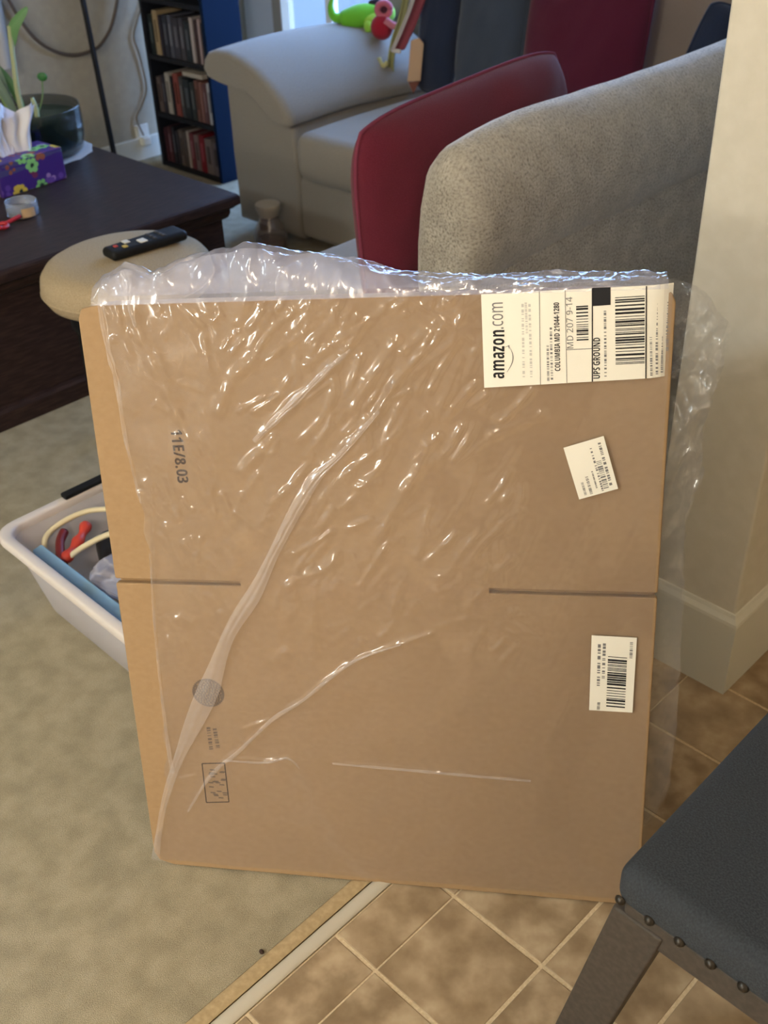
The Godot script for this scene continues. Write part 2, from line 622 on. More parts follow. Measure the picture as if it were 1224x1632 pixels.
func shell() -> void:
	# the carpet ends at the strip beside the tiles
	struct("floor", slab(Vector3(-4.6, -0.12, -3.62), Vector3(-0.826, 0.0, 3.0)), M.carpet)
	var bed := struct("floor_001", slab(Vector3(-0.83, -0.12, -3.62), Vector3(2.7, -0.0012, 3.0)), M.grout)
	var tints := []
	for k in 5:
		var a: float = [0.0, 0.04, -0.05, 0.02, -0.02][k]
		var cc := [c8(142, 120, 94), c8(160, 138, 110), c8(174, 152, 124), c8(190, 170, 141)]
		var m := textured([[0.1, cc[0].lightened(maxf(a, 0)).darkened(maxf(-a, 0))], [0.4, cc[1].lightened(maxf(a, 0)).darkened(maxf(-a, 0))], [0.62, cc[2]], [0.9, cc[3]]], 70 + k, 0.010, 2.2, 0.45, 0.02, [], 1.0, 5)
		m.uv1_offset = Vector3(k * 0.37, k * 0.11, k * 0.23)
		tints.append(m)
	var tile := rbox(Vector3(0.1735, 0.006, 0.1735), 0.002, Vector3.ZERO, 1, 1)
	var half := rbox(Vector3(0.086, 0.006, 0.1735), 0.002, Vector3.ZERO, 1, 1)
	for i in range(0, 6):
		for j in range(-12, 10):
			var x := -0.6165 + 0.179 * (i - 1)
			var z := -0.7165 - 0.179 * j - 0.179
			if x < -0.72:
				x = -0.7485
			var t := MeshInstance3D.new()
			t.name = "tile"
			t.mesh = half if x < -0.74 else tile
			t.material_override = tints[rng.randi() % 5]
			bed.add_child(t, true)
			t.position = Vector3(x, -0.0026 + rng.randf_range(-0.0003, 0.0003), z)
	# threshold strip: a tan edge and a pale rounded bar
	var st := Node3D.new()
	st.name = "trim_1"
	add_child(st)
	st.set_meta("kind", "structure")
	var arc := []
	for k in 9:
		var a := PI * k / 8.0
		arc.append(Vector2(-cos(a) * 0.0125, sin(a) * 0.0065))
	part(st, "metal_bar", puffy(arc, 2.9, 0.002, func(p: Vector2, l: float) -> Vector3: return Vector3(-0.806 + p.x, p.y, -1.512 + l), 20), M.strip_pale)
	var arc2 := []
	for k in 7:
		var a := PI * k / 6.0
		arc2.append(Vector2(-cos(a) * 0.0135, sin(a) * 0.0035))
	part(st, "tan_edge", puffy(arc2, 2.9, 0.002, func(p: Vector2, l: float) -> Vector3: return Vector3(-0.833 + p.x, p.y, -1.512 + l), 20), M.strip_tan)
	# walls and ceiling
	struct("ceiling", slab(Vector3(-4.6, 2.48, -3.62), Vector3(2.7, 2.6, 3.0)), M.ceiling)
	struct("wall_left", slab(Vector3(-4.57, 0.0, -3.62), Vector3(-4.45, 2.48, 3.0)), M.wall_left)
	struct("wall_right", slab(Vector3(2.58, 0.0, -3.62), Vector3(2.7, 2.48, 3.0)), M.wall)
	struct("wall_front", slab(Vector3(-4.6, 0.0, 2.88), Vector3(2.7, 2.48, 3.0)), M.wall)
	struct("wall_middle", rbox(Vector3(0.183, 2.48, 1.986), 0.006, Vector3(-0.731, 1.24, -2.507), 1, 2), M.wall)
	struct("wall_back", joined([slab(Vector3(-1.7, 0, -3.62), Vector3(2.7, 2.48, -3.5)), slab(Vector3(-4.6, 2.05, -3.62), Vector3(-1.7, 2.48, -3.5))]), M.wall)
	# baseboard of the wall end, with a rounded cap moulding
	var prof := [Vector2(0.0, 0.0), Vector2(0.014, 0.0), Vector2(0.014, 0.166), Vector2(0.0125, 0.172), Vector2(0.006, 0.180), Vector2(0.003, 0.186), Vector2(0.0, 0.187)]
	var v := PackedVector3Array()
	var idx := PackedInt32Array()
	var path := [Vector2(-0.822, -3.4), Vector2(-0.822, -1.514), Vector2(-0.64, -1.514), Vector2(-0.64, -3.4)]
	var outs := [Vector2(-1, 0), Vector2(-1, 1), Vector2(1, 1), Vector2(1, 0)]
	for k in 4:
		for p in prof:
			v.append(Vector3(path[k].x + outs[k].x * p.x, p.y, path[k].y + outs[k].y * p.x))
	for k in 3:
		for i in prof.size() - 1:
			var a := k * prof.size() + i
			idx.append_array([a, a + prof.size(), a + prof.size() + 1, a, a + prof.size() + 1, a + 1])
	struct("baseboard_middle", flat_mesh(v, idx), M.trim)
	struct("baseboard_left", slab(Vector3(-4.45, 0, -3.5), Vector3(-4.436, 0.1, 2.88)), M.trim)
	# glazed patio door behind the sofa
	var d := Node3D.new()
	d.name = "door_1"
	add_child(d)
	d.set_meta("kind", "structure")
	part(d, "jamb_panel", slab(Vector3(-4.445, 0, -3.56), Vector3(-4.225, 2.05, -3.5), 0.006), M.frame_white)
	part(d, "stile", slab(Vector3(-4.225, 0, -3.57), Vector3(-4.160, 2.05, -3.49), 0.006), M.frame_tan)
	part(d, "mullion", slab(Vector3(-3.884, 0.06, -3.56), Vector3(-3.842, 2.0, -3.515), 0.006), M.frame_white)
	part(d, "stile", slab(Vector3(-2.90, 0.06, -3.57), Vector3(-2.84, 2.0, -3.5), 0.006), M.frame_white)
	part(d, "stile", slab(Vector3(-1.76, 0, -3.57), Vector3(-1.70, 2.05, -3.49), 0.006), M.frame_white)
	part(d, "top_rail", slab(Vector3(-4.16, 1.98, -3.57), Vector3(-1.76, 2.05, -3.5), 0.006), M.frame_white)
	part(d, "bottom_rail", slab(Vector3(-4.16, 0, -3.57), Vector3(-1.76, 0.07, -3.5), 0.006), M.frame_white)
	for e in [[-4.16, -3.884], [-3.842, -2.90], [-2.84, -1.76]]:
		part(d, "pane", slab(Vector3(e[0], 0.07, -3.541), Vector3(e[1], 1.98, -3.535), 0.001), M.glass)
	struct("patio", slab(Vector3(-14, -0.25, -16), Vector3(8, -0.13, -3.63)), M.patio)


# ---------- sofa and loveseat ----------
func sofa() -> void:
	var t := thing("sofa", "grey tweed sofa with padded rolled arm under the patio door", "sofa", Vector3(-2.78, 0, -2.95))
	part(t, "base", rbox(Vector3(1.19, 0.235, 0.80), 0.03, Vector3(-2.735, 0.1725, -2.92), 1, 3), M.sofa)
	# arm block and its padded top, which droops to the seat
	part(t, "arm", puffy([Vector2(-3.335, 0.05), Vector2(-3.338, 0.3), Vector2(-3.335, 0.592), Vector2(-3.25, 0.585), Vector2(-3.15, 0.565), Vector2(-3.08, 0.53), Vector2(-3.02, 0.49), Vector2(-2.985, 0.47), Vector2(-2.968, 0.45), Vector2(-2.965, 0.3), Vector2(-2.968, 0.05)], 0.83, 0.025, func(p: Vector2, l: float) -> Vector3: return Vector3(p.x, p.y, -2.505 - l), 4), M.sofa)
	var pad := [Vector2(-3.425, 0.605), Vector2(-3.415, 0.635), Vector2(-3.39, 0.66), Vector2(-3.34, 0.676), Vector2(-3.27, 0.680), Vector2(-3.19, 0.668), Vector2(-3.11, 0.640), Vector2(-3.04, 0.60), Vector2(-2.985, 0.555), Vector2(-2.953, 0.51), Vector2(-2.948, 0.475), Vector2(-2.97, 0.458), Vector2(-3.005, 0.462), Vector2(-3.05, 0.487), Vector2(-3.10, 0.523), Vector2(-3.17, 0.548), Vector2(-3.26, 0.562), Vector2(-3.34, 0.570), Vector2(-3.405, 0.582)]
	part(t, "arm_pad", puffy(pad, 0.83, 0.035, func(p: Vector2, l: float) -> Vector3: return Vector3(p.x, p.y + 0.012 * sin(l * 5.0), -2.465 - l), 10), M.sofa)
	var puff := func(p: Vector3) -> Vector3:
		if p.y > 0.02:
			p.y += 0.03 * (1 - pow(absf(p.x) / 0.45, 2.0)) * (1 - pow(absf(p.z) / 0.40, 2.0))
		return p
	part(t, "seat_cushion", rbox(Vector3(0.81, 0.17, 0.80), 0.05, Vector3(-2.55, 0.365, -2.88), 6, 4, puff), M.sofa)
	part(t, "back_frame", rbox(Vector3(1.18, 0.70, 0.13), 0.04, Vector3(-2.75, 0.40, -3.405), 1, 3), M.sofa)
	for p in [Vector3(-3.28, 0, -2.58), Vector3(-2.22, 0, -2.6), Vector3(-3.28, 0, -3.28), Vector3(-2.22, 0, -3.28)]:
		part(t, "foot", lathe([Vector2(0.001, 0.0), Vector2(0.018, 0.0), Vector2(0.026, 0.062), Vector2(0.001, 0.062)], 12, p), M.espresso_dark)
	loveseat()


func loveseat() -> void:
	var t := thing("loveseat", "speckled beige tweed loveseat seen from behind its overstuffed back", "sofa", Vector3(-1.70, 0, -2.5))
	part(t, "base", rbox(Vector3(0.60, 0.25, 1.80), 0.03, Vector3(-1.80, 0.18, -2.52), 1, 3), M.tweed)
	part(t, "seat_cushion", rbox(Vector3(0.60, 0.14, 1.78), 0.06, Vector3(-1.805, 0.375, -2.53), 6, 4), M.sofa)
	part(t, "back_panel", rbox(Vector3(0.13, 0.66, 1.81), 0.03, Vector3(-1.432, 0.37, -2.505), 1, 3), M.tweed)
	# the overstuffed back roll that bulges over its outer panel
	var roll := [Vector2(-1.490, 0.50), Vector2(-1.505, 0.60), Vector2(-1.508, 0.70), Vector2(-1.503, 0.79), Vector2(-1.488, 0.850), Vector2(-1.462, 0.882), Vector2(-1.428, 0.895), Vector2(-1.390, 0.888), Vector2(-1.352, 0.855), Vector2(-1.328, 0.80), Vector2(-1.320, 0.74), Vector2(-1.326, 0.68), Vector2(-1.345, 0.635), Vector2(-1.372, 0.605), Vector2(-1.405, 0.57), Vector2(-1.44, 0.53), Vector2(-1.47, 0.49)]
	var nz := FastNoiseLite.new()
	nz.seed = 5
	nz.frequency = 1.6
	part(t, "back_roll", puffy(roll, 1.86, 0.07, func(p: Vector2, l: float) -> Vector3: return Vector3(p.x - 0.02 * smoothstep(0.2, 0.0, l) * (0.9 - p.y), p.y + (p.y - 0.6) * 0.02 * sin(l * 4.3 + 1.0) - pow(maxf(0.0, 0.30 - l) / 0.3, 2.0) * 0.035 + l * 0.014, -1.565 - l) + Vector3(0.012, 0.008, 0) * nz.get_noise_2d(p.y * 2.0, l * 3.0), 26), M.tweed)
	for p in [Vector3(-2.05, 0, -1.70), Vector3(-1.43, 0, -1.68), Vector3(-2.05, 0, -3.34), Vector3(-1.43, 0, -3.34)]:
		part(t, "foot", lathe([Vector2(0.001, 0.0), Vector2(0.018, 0.0), Vector2(0.026, 0.062), Vector2(0.001, 0.062)], 12, p), M.espresso_dark)


func pillow(called: String, label: String, w: float, h: float, d: float, at: Vector3, rot: Vector3, m: Material, group := "", seam: Material = null) -> void:
	var t := thing(called, label, "pillow", at, group)
	var b := Basis.from_euler(rot * PI / 180.0)
	var xf := Transform3D(b, at)
	part(t, "cover", pillow_mesh(w, h, d, xf, at.x * 100.0), m)
	part(t, "piping", pillow_seam(w, h, xf, 0.005), seam if seam else m)


func cushions() -> void:
	pillow("throw_pillow", "dark red throw pillow leaning on the loveseat back nearest the parcel", 0.70, 0.49, 0.20, Vector3(-1.625, 0.680, -1.885), Vector3(0, 90, 4), M.red, "", M.piping)
	pillow("back_cushion", "crimson square cushion standing behind the dark red throw pillow", 0.47, 0.56, 0.14, Vector3(-2.222, 0.755, -3.16), Vector3(-10, 0, 0), M.crimson)
	pillow("back_cushion", "slate blue cushion between the narrow navy cushion and the crimson one", 0.29, 0.56, 0.12, Vector3(-2.607, 0.755, -3.15), Vector3(-10, 0, 0), M.slate)
	pillow("back_cushion", "narrow navy cushion at the arm end of the sofa", 0.18, 0.54, 0.10, Vector3(-2.85, 0.745, -3.15), Vector3(-10, 0, 0), M.navy)
	pillow("back_cushion", "taupe cushion right of the crimson one, far sofa corner", 0.52, 0.60, 0.10, Vector3(-1.795, 0.765, -3.265), Vector3(-10, 0, 0), M.taupe)
	pillow("back_cushion", "dark navy pillow propped beside the wall end, right of the taupe cushion", 0.22, 0.40, 0.10, Vector3(-1.61, 0.72, -2.92), Vector3(-6, 60, -24), M.navy)
	toys()


func toys() -> void:
	var green := cloth(c8(104, 178, 44), 81)
	var lime := cloth(c8(150, 200, 70), 82)
	var at := Vector3(-3.225, 0.668, -3.10)
	var t := thing("plush_toy", "lime green plush toy lying on the sofa arm with raised tail", "soft toy", at)
	# local axes: along the picture's right, up, towards the viewer
	var b := Basis(Vector3(0.70, 0, -0.71), Vector3.UP, Vector3(0.71, 0, 0.70))
	var p := func(x: float, y: float, z: float) -> Vector3: return at + b * Vector3(x, y, z) * 0.88
	part(t, "body", tube(spline([p.call(-0.085, 0.03, 0.0), p.call(-0.03, 0.036, 0.0), p.call(0.03, 0.048, 0.0), p.call(0.09, 0.052, 0.0)], 18), 0.034, 14, func(s: float) -> float: return 0.55 + 0.75 * sin(clampf(s * 0.8 + 0.12, 0, 1) * PI)), green)
	part(t, "tail", tube(spline([p.call(-0.07, 0.035, 0.0), p.call(-0.115, 0.045, 0.0), p.call(-0.128, 0.085, 0.0), p.call(-0.115, 0.125, 0.0)], 14), 0.022, 10, func(s: float) -> float: return 1.0 - 0.75 * s), green)
	part(t, "head", ellipsoid(p.call(0.105, 0.055, 0.015), Vector3(0.045, 0.040, 0.040)), lime)
	part(t, "belly", ellipsoid(p.call(0.06, 0.028, 0.03), Vector3(0.045, 0.03, 0.03), b), lime)
	part(t, "foot", ellipsoid(p.call(0.035, 0.010, 0.055), Vector3(0.018, 0.022, 0.02), b), lime)
	part(t, "foot", ellipsoid(p.call(0.085, 0.010, 0.055), Vector3(0.022, 0.022, 0.02), b), lime)
	part(t, "wing", ellipsoid(p.call(0.07, 0.092, -0.01), Vector3(0.03, 0.016, 0.014), b), cloth(c8(40, 34, 44), 83))
	at = Vector3(-3.09, 0.655, -3.10)
	t = thing("plush_toy", "small red knitted toy with a pink rosette beside the green plush", "soft toy", at)
	part(t, "body", ellipsoid(at + Vector3(0, 0.03, 0.02), Vector3(0.045, 0.045, 0.04)), cloth(c8(150, 26, 44), 84))
	var ring := PackedVector3Array()
	for k in 25:
		var a := TAU * k / 24.0
		ring.append(at + b * Vector3(0.024 * cos(a) - 0.005, 0.092 + 0.022 * sin(a), 0.02))
	part(t, "rosette", tube(ring, 0.012, 8), cloth(c8(186, 96, 112), 85))
	part(t, "rosette_centre", ellipsoid(at + b * Vector3(-0.005, 0.092, 0.02), Vector3(0.014, 0.014, 0.012)), cloth(c8(70, 26, 40), 86))
	part(t, "arm", tube(spline([at + b * Vector3(0.0, 0.06, 0.045), at + b * Vector3(0.03, 0.04, 0.05), at + b * Vector3(0.06, 0.035, 0.03)], 8), 0.014, 8), cloth(c8(186, 110, 122), 87))
	# strips hanging between the arm and the first cushion
	var hang := func(pts: Array, wd: float, th: float) -> ArrayMesh:
		var s := spline(pts, 20)
		return joined([tube(s, wd, 8), tube(s, th, 6)])
	var ribbon := func(pts: Array, wd: float, out: float) -> ArrayMesh:
		var s := spline(pts, 24)
		var f := func(u: float, v: float) -> Vector3:
			var q: Vector3 = s[int(round(v * 24))]
			return q + b * Vector3((u - 0.5) * wd, 0, out + 0.004 * sin(u * PI * 3.0))
		return joined([grid(8, 24, f), grid(8, 24, func(u: float, v: float) -> Vector3: return f.call(u, v) - b.z * 0.006, true)])
	at = Vector3(-2.93, 0.64, -3.03)
	t = thing("scarf", "pink and dark red scarf strip with white edge hanging by the cushions", "scarf", at)
	var spts := [Vector3(-2.955, 0.63, -3.03), Vector3(-2.925, 0.70, -3.05), Vector3(-2.885, 0.80, -3.07), Vector3(-2.85, 0.93, -3.09)]
	part(t, "cloth", ribbon.call(spts, 0.045, 0.0), cloth(c8(128, 60, 70), 88))
	part(t, "white_edge", ribbon.call(spts.map(func(q): return q + b * Vector3(-0.024, 0, 0.004)), 0.014, 0.004), cloth(c8(196, 190, 188), 89))
	part(t, "fringe", rbox(Vector3(0.045, 0.014, 0.014), 0.005, Vector3(-2.958, 0.628, -3.02), 1, 2), cloth(c8(206, 200, 196), 90))
	at = Vector3(-2.98, 0.5, -3.02)
	t = thing("ribbon", "yellow green ribbon trailing from the arm to the seat", "ribbon", at)
	part(t, "strip", ribbon.call([Vector3(-2.965, 0.475, -3.02), Vector3(-2.99, 0.56, -3.02), Vector3(-2.985, 0.66, -3.04), Vector3(-2.955, 0.76, -3.06), Vector3(-2.935, 0.93, -3.08)], 0.026, 0.0), cloth(c8(136, 134, 88), 91))
	part(t, "loop", tube(spline([Vector3(-3.03, 0.595, -3.0), Vector3(-3.0, 0.575, -2.99), Vector3(-2.985, 0.59, -3.0)], 8), 0.009, 8), cloth(c8(176, 170, 120), 92))
	at = Vector3(-2.885, 0.47, -3.03)
	t = thing("wooden_paddle", "flat tan paddle with reddish brown tip standing against the navy cushion", "paddle", at)
	var blade := [Vector2(-0.024, 0.06), Vector2(0.024, 0.06), Vector2(0.030, 0.19), Vector2(0.012, 0.21), Vector2(-0.018, 0.2)]
	var pl := func(q: Vector2, l: float) -> Vector3: return at + b * Vector3(q.x + q.y * 0.06, q.y, l - 0.006)
	part(t, "blade", puffy(blade, 0.014, 0.004, pl, 2), plain(c8(184, 152, 122), 0.7))
	part(t, "tip", puffy([Vector2(-0.021, 0.058), Vector2(0.0, 0.015), Vector2(0.021, 0.058)], 0.013, 0.004, pl, 2), plain(c8(110, 62, 48), 0.7))


# ---------- coffee table and what stands on it ----------
func coffee_table() -> void:
	var at := Vector3(-3.12, 0, -1.3525)
	var t := thing("coffee_table", "dark espresso wooden chest coffee table with stepped moulded top edge", "table", at)
	part(t, "table_top", stacked(at, [[0.512, 0.5845, 0.405], [0.520, 0.5925, 0.412], [0.530, 0.6025, 0.418], [0.530, 0.6025, 0.438], [0.5275, 0.600, 0.445], [0.522, 0.5945, 0.450]]), M.espresso)
	part(t, "moulding", stacked(at, [[0.492, 0.5645, 0.372], [0.500, 0.5725, 0.378], [0.506, 0.5785, 0.392], [0.506, 0.5785, 0.405]]), M.espresso)
	part(t, "body", stacked(at, [[0.486, 0.5585, 0.06], [0.486, 0.5585, 0.373]]), M.espresso)
	part(t, "plinth", stacked(at, [[0.504, 0.5765, 0.0], [0.504, 0.5765, 0.05], [0.498, 0.5705, 0.058], [0.486, 0.5585, 0.062]]), M.espresso)


func flower_print() -> ImageTexture:
	var im := Image.create(512, 512, false, Image.FORMAT_RGB8)
	im.fill(c8(58, 28, 112))
	var r := RandomNumberGenerator.new()
	r.seed = 12
	var dot := func(cx: float, cy: float, rad: float, c: Color) -> void:
		for y in range(int(cy - rad), int(cy + rad) + 1):
			for x in range(int(cx - rad), int(cx + rad) + 1):
				if Vector2(x - cx, y - cy).length() < rad:
					im.set_pixel(posmod(x, 512), posmod(y, 512), c)
	for k in 14:
		var cx := r.randf() * 512
		var cy := r.randf() * 512
		var cc: Color = [c8(112, 40, 70), c8(150, 70, 50), c8(92, 60, 140), c8(150, 120, 170)][k % 4]
		for j in 5:
			dot.call(cx + r.randf_range(-34, 34), cy + r.randf_range(-34, 34), r.randf_range(12, 24), cc)
	for k in 11:
		var cx := r.randf() * 512
		var cy := r.randf() * 512
		var cc: Color = [c8(132, 196, 112), c8(122, 186, 100), c8(206, 178, 60), c8(142, 204, 126)][k % 4]
		dot.call(cx, cy, 26, c8(22, 46, 30))
		for j in 6:
			var a := TAU * j / 6.0
			dot.call(cx + 34 * cos(a), cy + 34 * sin(a), r.randf_range(15, 23), cc)
	return ImageTexture.create_from_image(im)


func table_things() -> void:
	# tissue box
	var at := Vector3(-3.185, 0.45, -1.572)
	var t := thing("tissue_box", "purple tissue box printed with green flowers, white tissue pulled up", "tissue box", at)
	var pm := plain(Color.WHITE, 0.5, 0.5)
	pm.albedo_texture = flower_print()
	pm.uv1_triplanar = true
	pm.uv1_scale = Vector3.ONE * 4.6
	pm.uv1_offset = Vector3(0.12, 0.3, 0.4)
	var b := Basis(Vector3.UP, 0.08)
	part(t, "carton", joined([[rbox(Vector3(0.125, 0.10, 0.235), 0.004, Vector3(0, 0.05, 0), 1, 2), Transform3D(b, at)]]), pm)
	var tissue := plain(c8(238, 236, 240), 0.95, 0.2)
	tissue.backlight_enabled = true
	tissue.backlight = Color(0.35, 0.35, 0.37)
	var ply := func(s: float) -> ArrayMesh:
		return grid(22, 18, func(u: float, v: float) -> Vector3:
			var x := (u - 0.5) * (0.10 + 0.06 * v) + 0.006 * sin(v * 7.0 + s)
			var z := 0.010 * sin(u * 17.0 + s * 2.0 + v * 2.0) * (0.4 + v) + 0.016 * s * v + 0.012 * sin(u * 7.0 + s)
			return at + b * Vector3(z - 0.005, 0.088 + 0.145 * v + 0.022 * sin(u * 6.0 + s) * v - 0.02 * v * absf(u - 0.5), -x + 0.012), false)
	part(t, "tissue", joined([ply.call(-0.7), ply.call(0.8), ply.call(1.9)]), tissue)
	# planter: a dark teal glass bowl with bamboo stems
	at = Vector3(-3.46, 0.452, -1.775)
	single("doily", lathe([Vector2(0.0005, 0.4502), Vector2(0.185, 0.4502), Vector2(0.188, 0.4508), Vector2(0.184, 0.4514), Vector2(0.0005, 0.4514)], 40, at, func(q: Vector3, a: float) -> Vector3: return q + Vector3(cos(a), 0, sin(a)) * 0.004 * sin(a * 14.0)), plain(c8(176, 170, 164), 0.9), "pale round doily under the glass plant bowl", "doily", Vector3(-3.46, 0.45, -1.775))
	t = thing("potted_plant", "dark teal glass bowl of water plants with tall pale stems", "plant", at)
	var teal := plain(Color(0.05, 0.13, 0.13, 0.42), 0.04, 0.6)
	teal.transparency = BaseMaterial3D.TRANSPARENCY_ALPHA
	var y := 0.452
	part(t, "glass_bowl", lathe([Vector2(0.001, y), Vector2(0.1431, y), Vector2(0.1625, y + 0.012), Vector2(0.1717, y + 0.05), Vector2(0.1740, y + 0.10), Vector2(0.1717, y + 0.148), Vector2(0.1700, y + 0.152), Vector2(0.1671, y + 0.148), Vector2(0.1682, y + 0.10), Vector2(0.1659, y + 0.05), Vector2(0.1546, y + 0.012), Vector2(0.001, y + 0.006)], 48, at), teal)
	part(t, "mossy_water", lathe([Vector2(0.001, y + 0.007), Vector2(0.1488, y + 0.012), Vector2(0.1637, y + 0.05), Vector2(0.1654, y + 0.118), Vector2(0.08, y + 0.124), Vector2(0.001, y + 0.128)], 40, at), textured([[0.2, c8(14, 26, 20)], [0.6, c8(30, 48, 30)], [0.9, c8(52, 66, 38)]], 95, 0.05, 14.0, 0.3))
	var b2 := Basis(Vector3(0.70, 0, -0.71), Vector3.UP, Vector3(0.71, 0, 0.70))
	var p := func(x: float, h: float, z: float) -> Vector3: return at + b2 * Vector3(x, h, z)
	var pale := textured([[0.3, c8(150, 158, 116)], [0.7, c8(182, 186, 146)]], 96, 0.06, 12.0, 0.7)
	var stem2 := plain(c8(112, 138, 84), 0.6)
	var leaf := plain(c8(98, 142, 88), 0.5)
	leaf.backlight_enabled = true
	leaf.backlight = Color(0.2, 0.26, 0.15)
	var grey_leaf := plain(c8(104, 124, 108), 0.6)
	var dry := plain(c8(112, 104, 88), 0.8)
	part(t, "stem", tube(spline([p.call(-0.01, 0.10, 0.02), p.call(-0.012, 0.2, 0.02), p.call(-0.004, 0.30, 0.02), p.call(0.004, 0.40, 0.01)], 16), 0.010, 10, func(s: float) -> float: return 1.0 - 0.35 * s + 0.12 * (1.0 if fmod(s * 5.0, 1.0) < 0.12 else 0.0)), pale)
	part(t, "stem", tube(spline([p.call(0.035, 0.10, 0.03), p.call(0.04, 0.15, 0.03), p.call(0.034, 0.185, 0.03)], 8), 0.010, 8, func(s: float) -> float: return 1.0 - 0.4 * s), pale)
	part(t, "stem", tube(spline([p.call(-0.05, 0.10, 0.0), p.call(-0.075, 0.2, 0.0), p.call(-0.10, 0.34, -0.02)], 10), 0.008, 8), stem2)
	part(t, "stem", tube(spline([p.call(0.02, 0.11, -0.03), p.call(0.05, 0.17, -0.03), p.call(0.062, 0.225, -0.03)], 8), 0.0025, 6), stem2)
	# blades: root, middle, tip, width
	for e in [
		[p.call(0.0, 0.34, 0.015), p.call(0.018, 0.40, 0.02), p.call(0.075, 0.455, 0.02), 0.036, leaf],
		[p.call(-0.03, 0.12, 0.02), p.call(-0.07, 0.24, 0.03), p.call(-0.14, 0.40, 0.0), 0.03, grey_leaf],
		[p.call(-0.04, 0.12, 0.0), p.call(-0.06, 0.25, 0.02), p.call(-0.07, 0.36, 0.02), 0.026, grey_leaf],
		[p.call(-0.05, 0.12, 0.03), p.call(-0.12, 0.19, 0.04), p.call(-0.24, 0.265, 0.03), 0.018, dry],
		[p.call(-0.02, 0.12, -0.03), p.call(-0.045, 0.22, -0.02), p.call(-0.10, 0.30, -0.03), 0.03, leaf],
		[p.call(0.02, 0.115, 0.05), p.call(-0.01, 0.135, 0.08), p.call(-0.06, 0.125, 0.10), 0.034, grey_leaf],
	]:
		part(t, "leaf", blade(e[0], e[1], e[2], e[3]), e[4])
	part(t, "leaf", ellipsoid(p.call(0.064, 0.236, -0.03), Vector3(0.017, 0.014, 0.006), b2), plain(c8(44, 104, 44), 0.5))
	# a squat glass candle jar
	at = Vector3(-2.935, 0.451, -1.425)
	t = thing("candle_jar", "squat clear glass candle jar with tan label, nearest the table edge", "jar", at)
	var clear := plain(Color(0.8, 0.84, 0.9, 0.22), 0.03, 0.8)
	clear.transparency = BaseMaterial3D.TRANSPARENCY_ALPHA
	part(t, "glass", lathe([Vector2(0.001, 0.451), Vector2(0.043, 0.451), Vector2(0.046, 0.455), Vector2(0.046, 0.492), Vector2(0.0445, 0.494), Vector2(0.043, 0.492), Vector2(0.043, 0.458), Vector2(0.001, 0.456)], 36, at), clear)
	part(t, "wax", lathe([Vector2(0.001, 0.457), Vector2(0.042, 0.457), Vector2(0.042, 0.470), Vector2(0.001, 0.470)], 32, at), plain(c8(72, 66, 66), 0.5))
	part(t, "label", grid(12, 1, func(u: float, v: float) -> Vector3: return at + Vector3(0.0466 * cos(-0.35 - u * 0.9 + 0.9), 0.004 + 0.026 * v, 0.0466 * sin(-0.35 - u * 0.9 + 0.9))), plain(c8(190, 158, 120), 0.7))
	# red hair clip
	at = Vector3(-2.872, 0.4505, -1.315)
	t = thing("hair_clip", "small red plastic hair clip at the table's front edge", "hair clip", at)
	var redp := plain(c8(176, 34, 44), 0.35)
	var ring := PackedVector3Array()
	for k in 21:
		var a := TAU * k / 20.0
		ring.append(at + Vector3(0.016 * cos(a), 0.010 + 0.002 * sin(a * 2.0), 0.024 * sin(a)))
	part(t, "jaw", tube(ring, 0.006, 8), redp)
	part(t, "spring_bar", tube(PackedVector3Array([at + Vector3(-0.006, 0.012, -0.026), at + Vector3(-0.016, 0.016, -0.075)]), 0.006, 8), redp)
	for k in 4:
		part(t, "tooth", tube(PackedVector3Array([at + Vector3(0.014 - k * 0.007, 0.010, 0.022 - k * 0.003), at + Vector3(0.022 - k * 0.007, 0.004, 0.036 - k * 0.002)]), 0.003, 6), redp)


# a pointed leaf blade through three points
func blade(a: Vector3, m: Vector3, c: Vector3, wd: float) -> ArrayMesh:
	var s := spline([a, m, c], 16)
	var f := func(u: float, v: float) -> Vector3:
		var i := int(round(v * 16))
		var t := (s[mini(i + 1, 16)] - s[maxi(i - 1, 0)]).normalized()
		var side := t.cross(Vector3(0.6, 0.4, 0.7)).normalized()
		var w := wd * pow(sin(clampf(v * 0.93 + 0.05, 0, 1) * PI), 0.7)
		return s[i] + side * (u - 0.5) * w + side.cross(t) * -absf(u - 0.5) * w * 0.35
	return joined([grid(6, 16, f), grid(6, 16, func(u: float, v: float) -> Vector3: return f.call(u, v) + Vector3(0, -0.0008, -0.0008), true)])


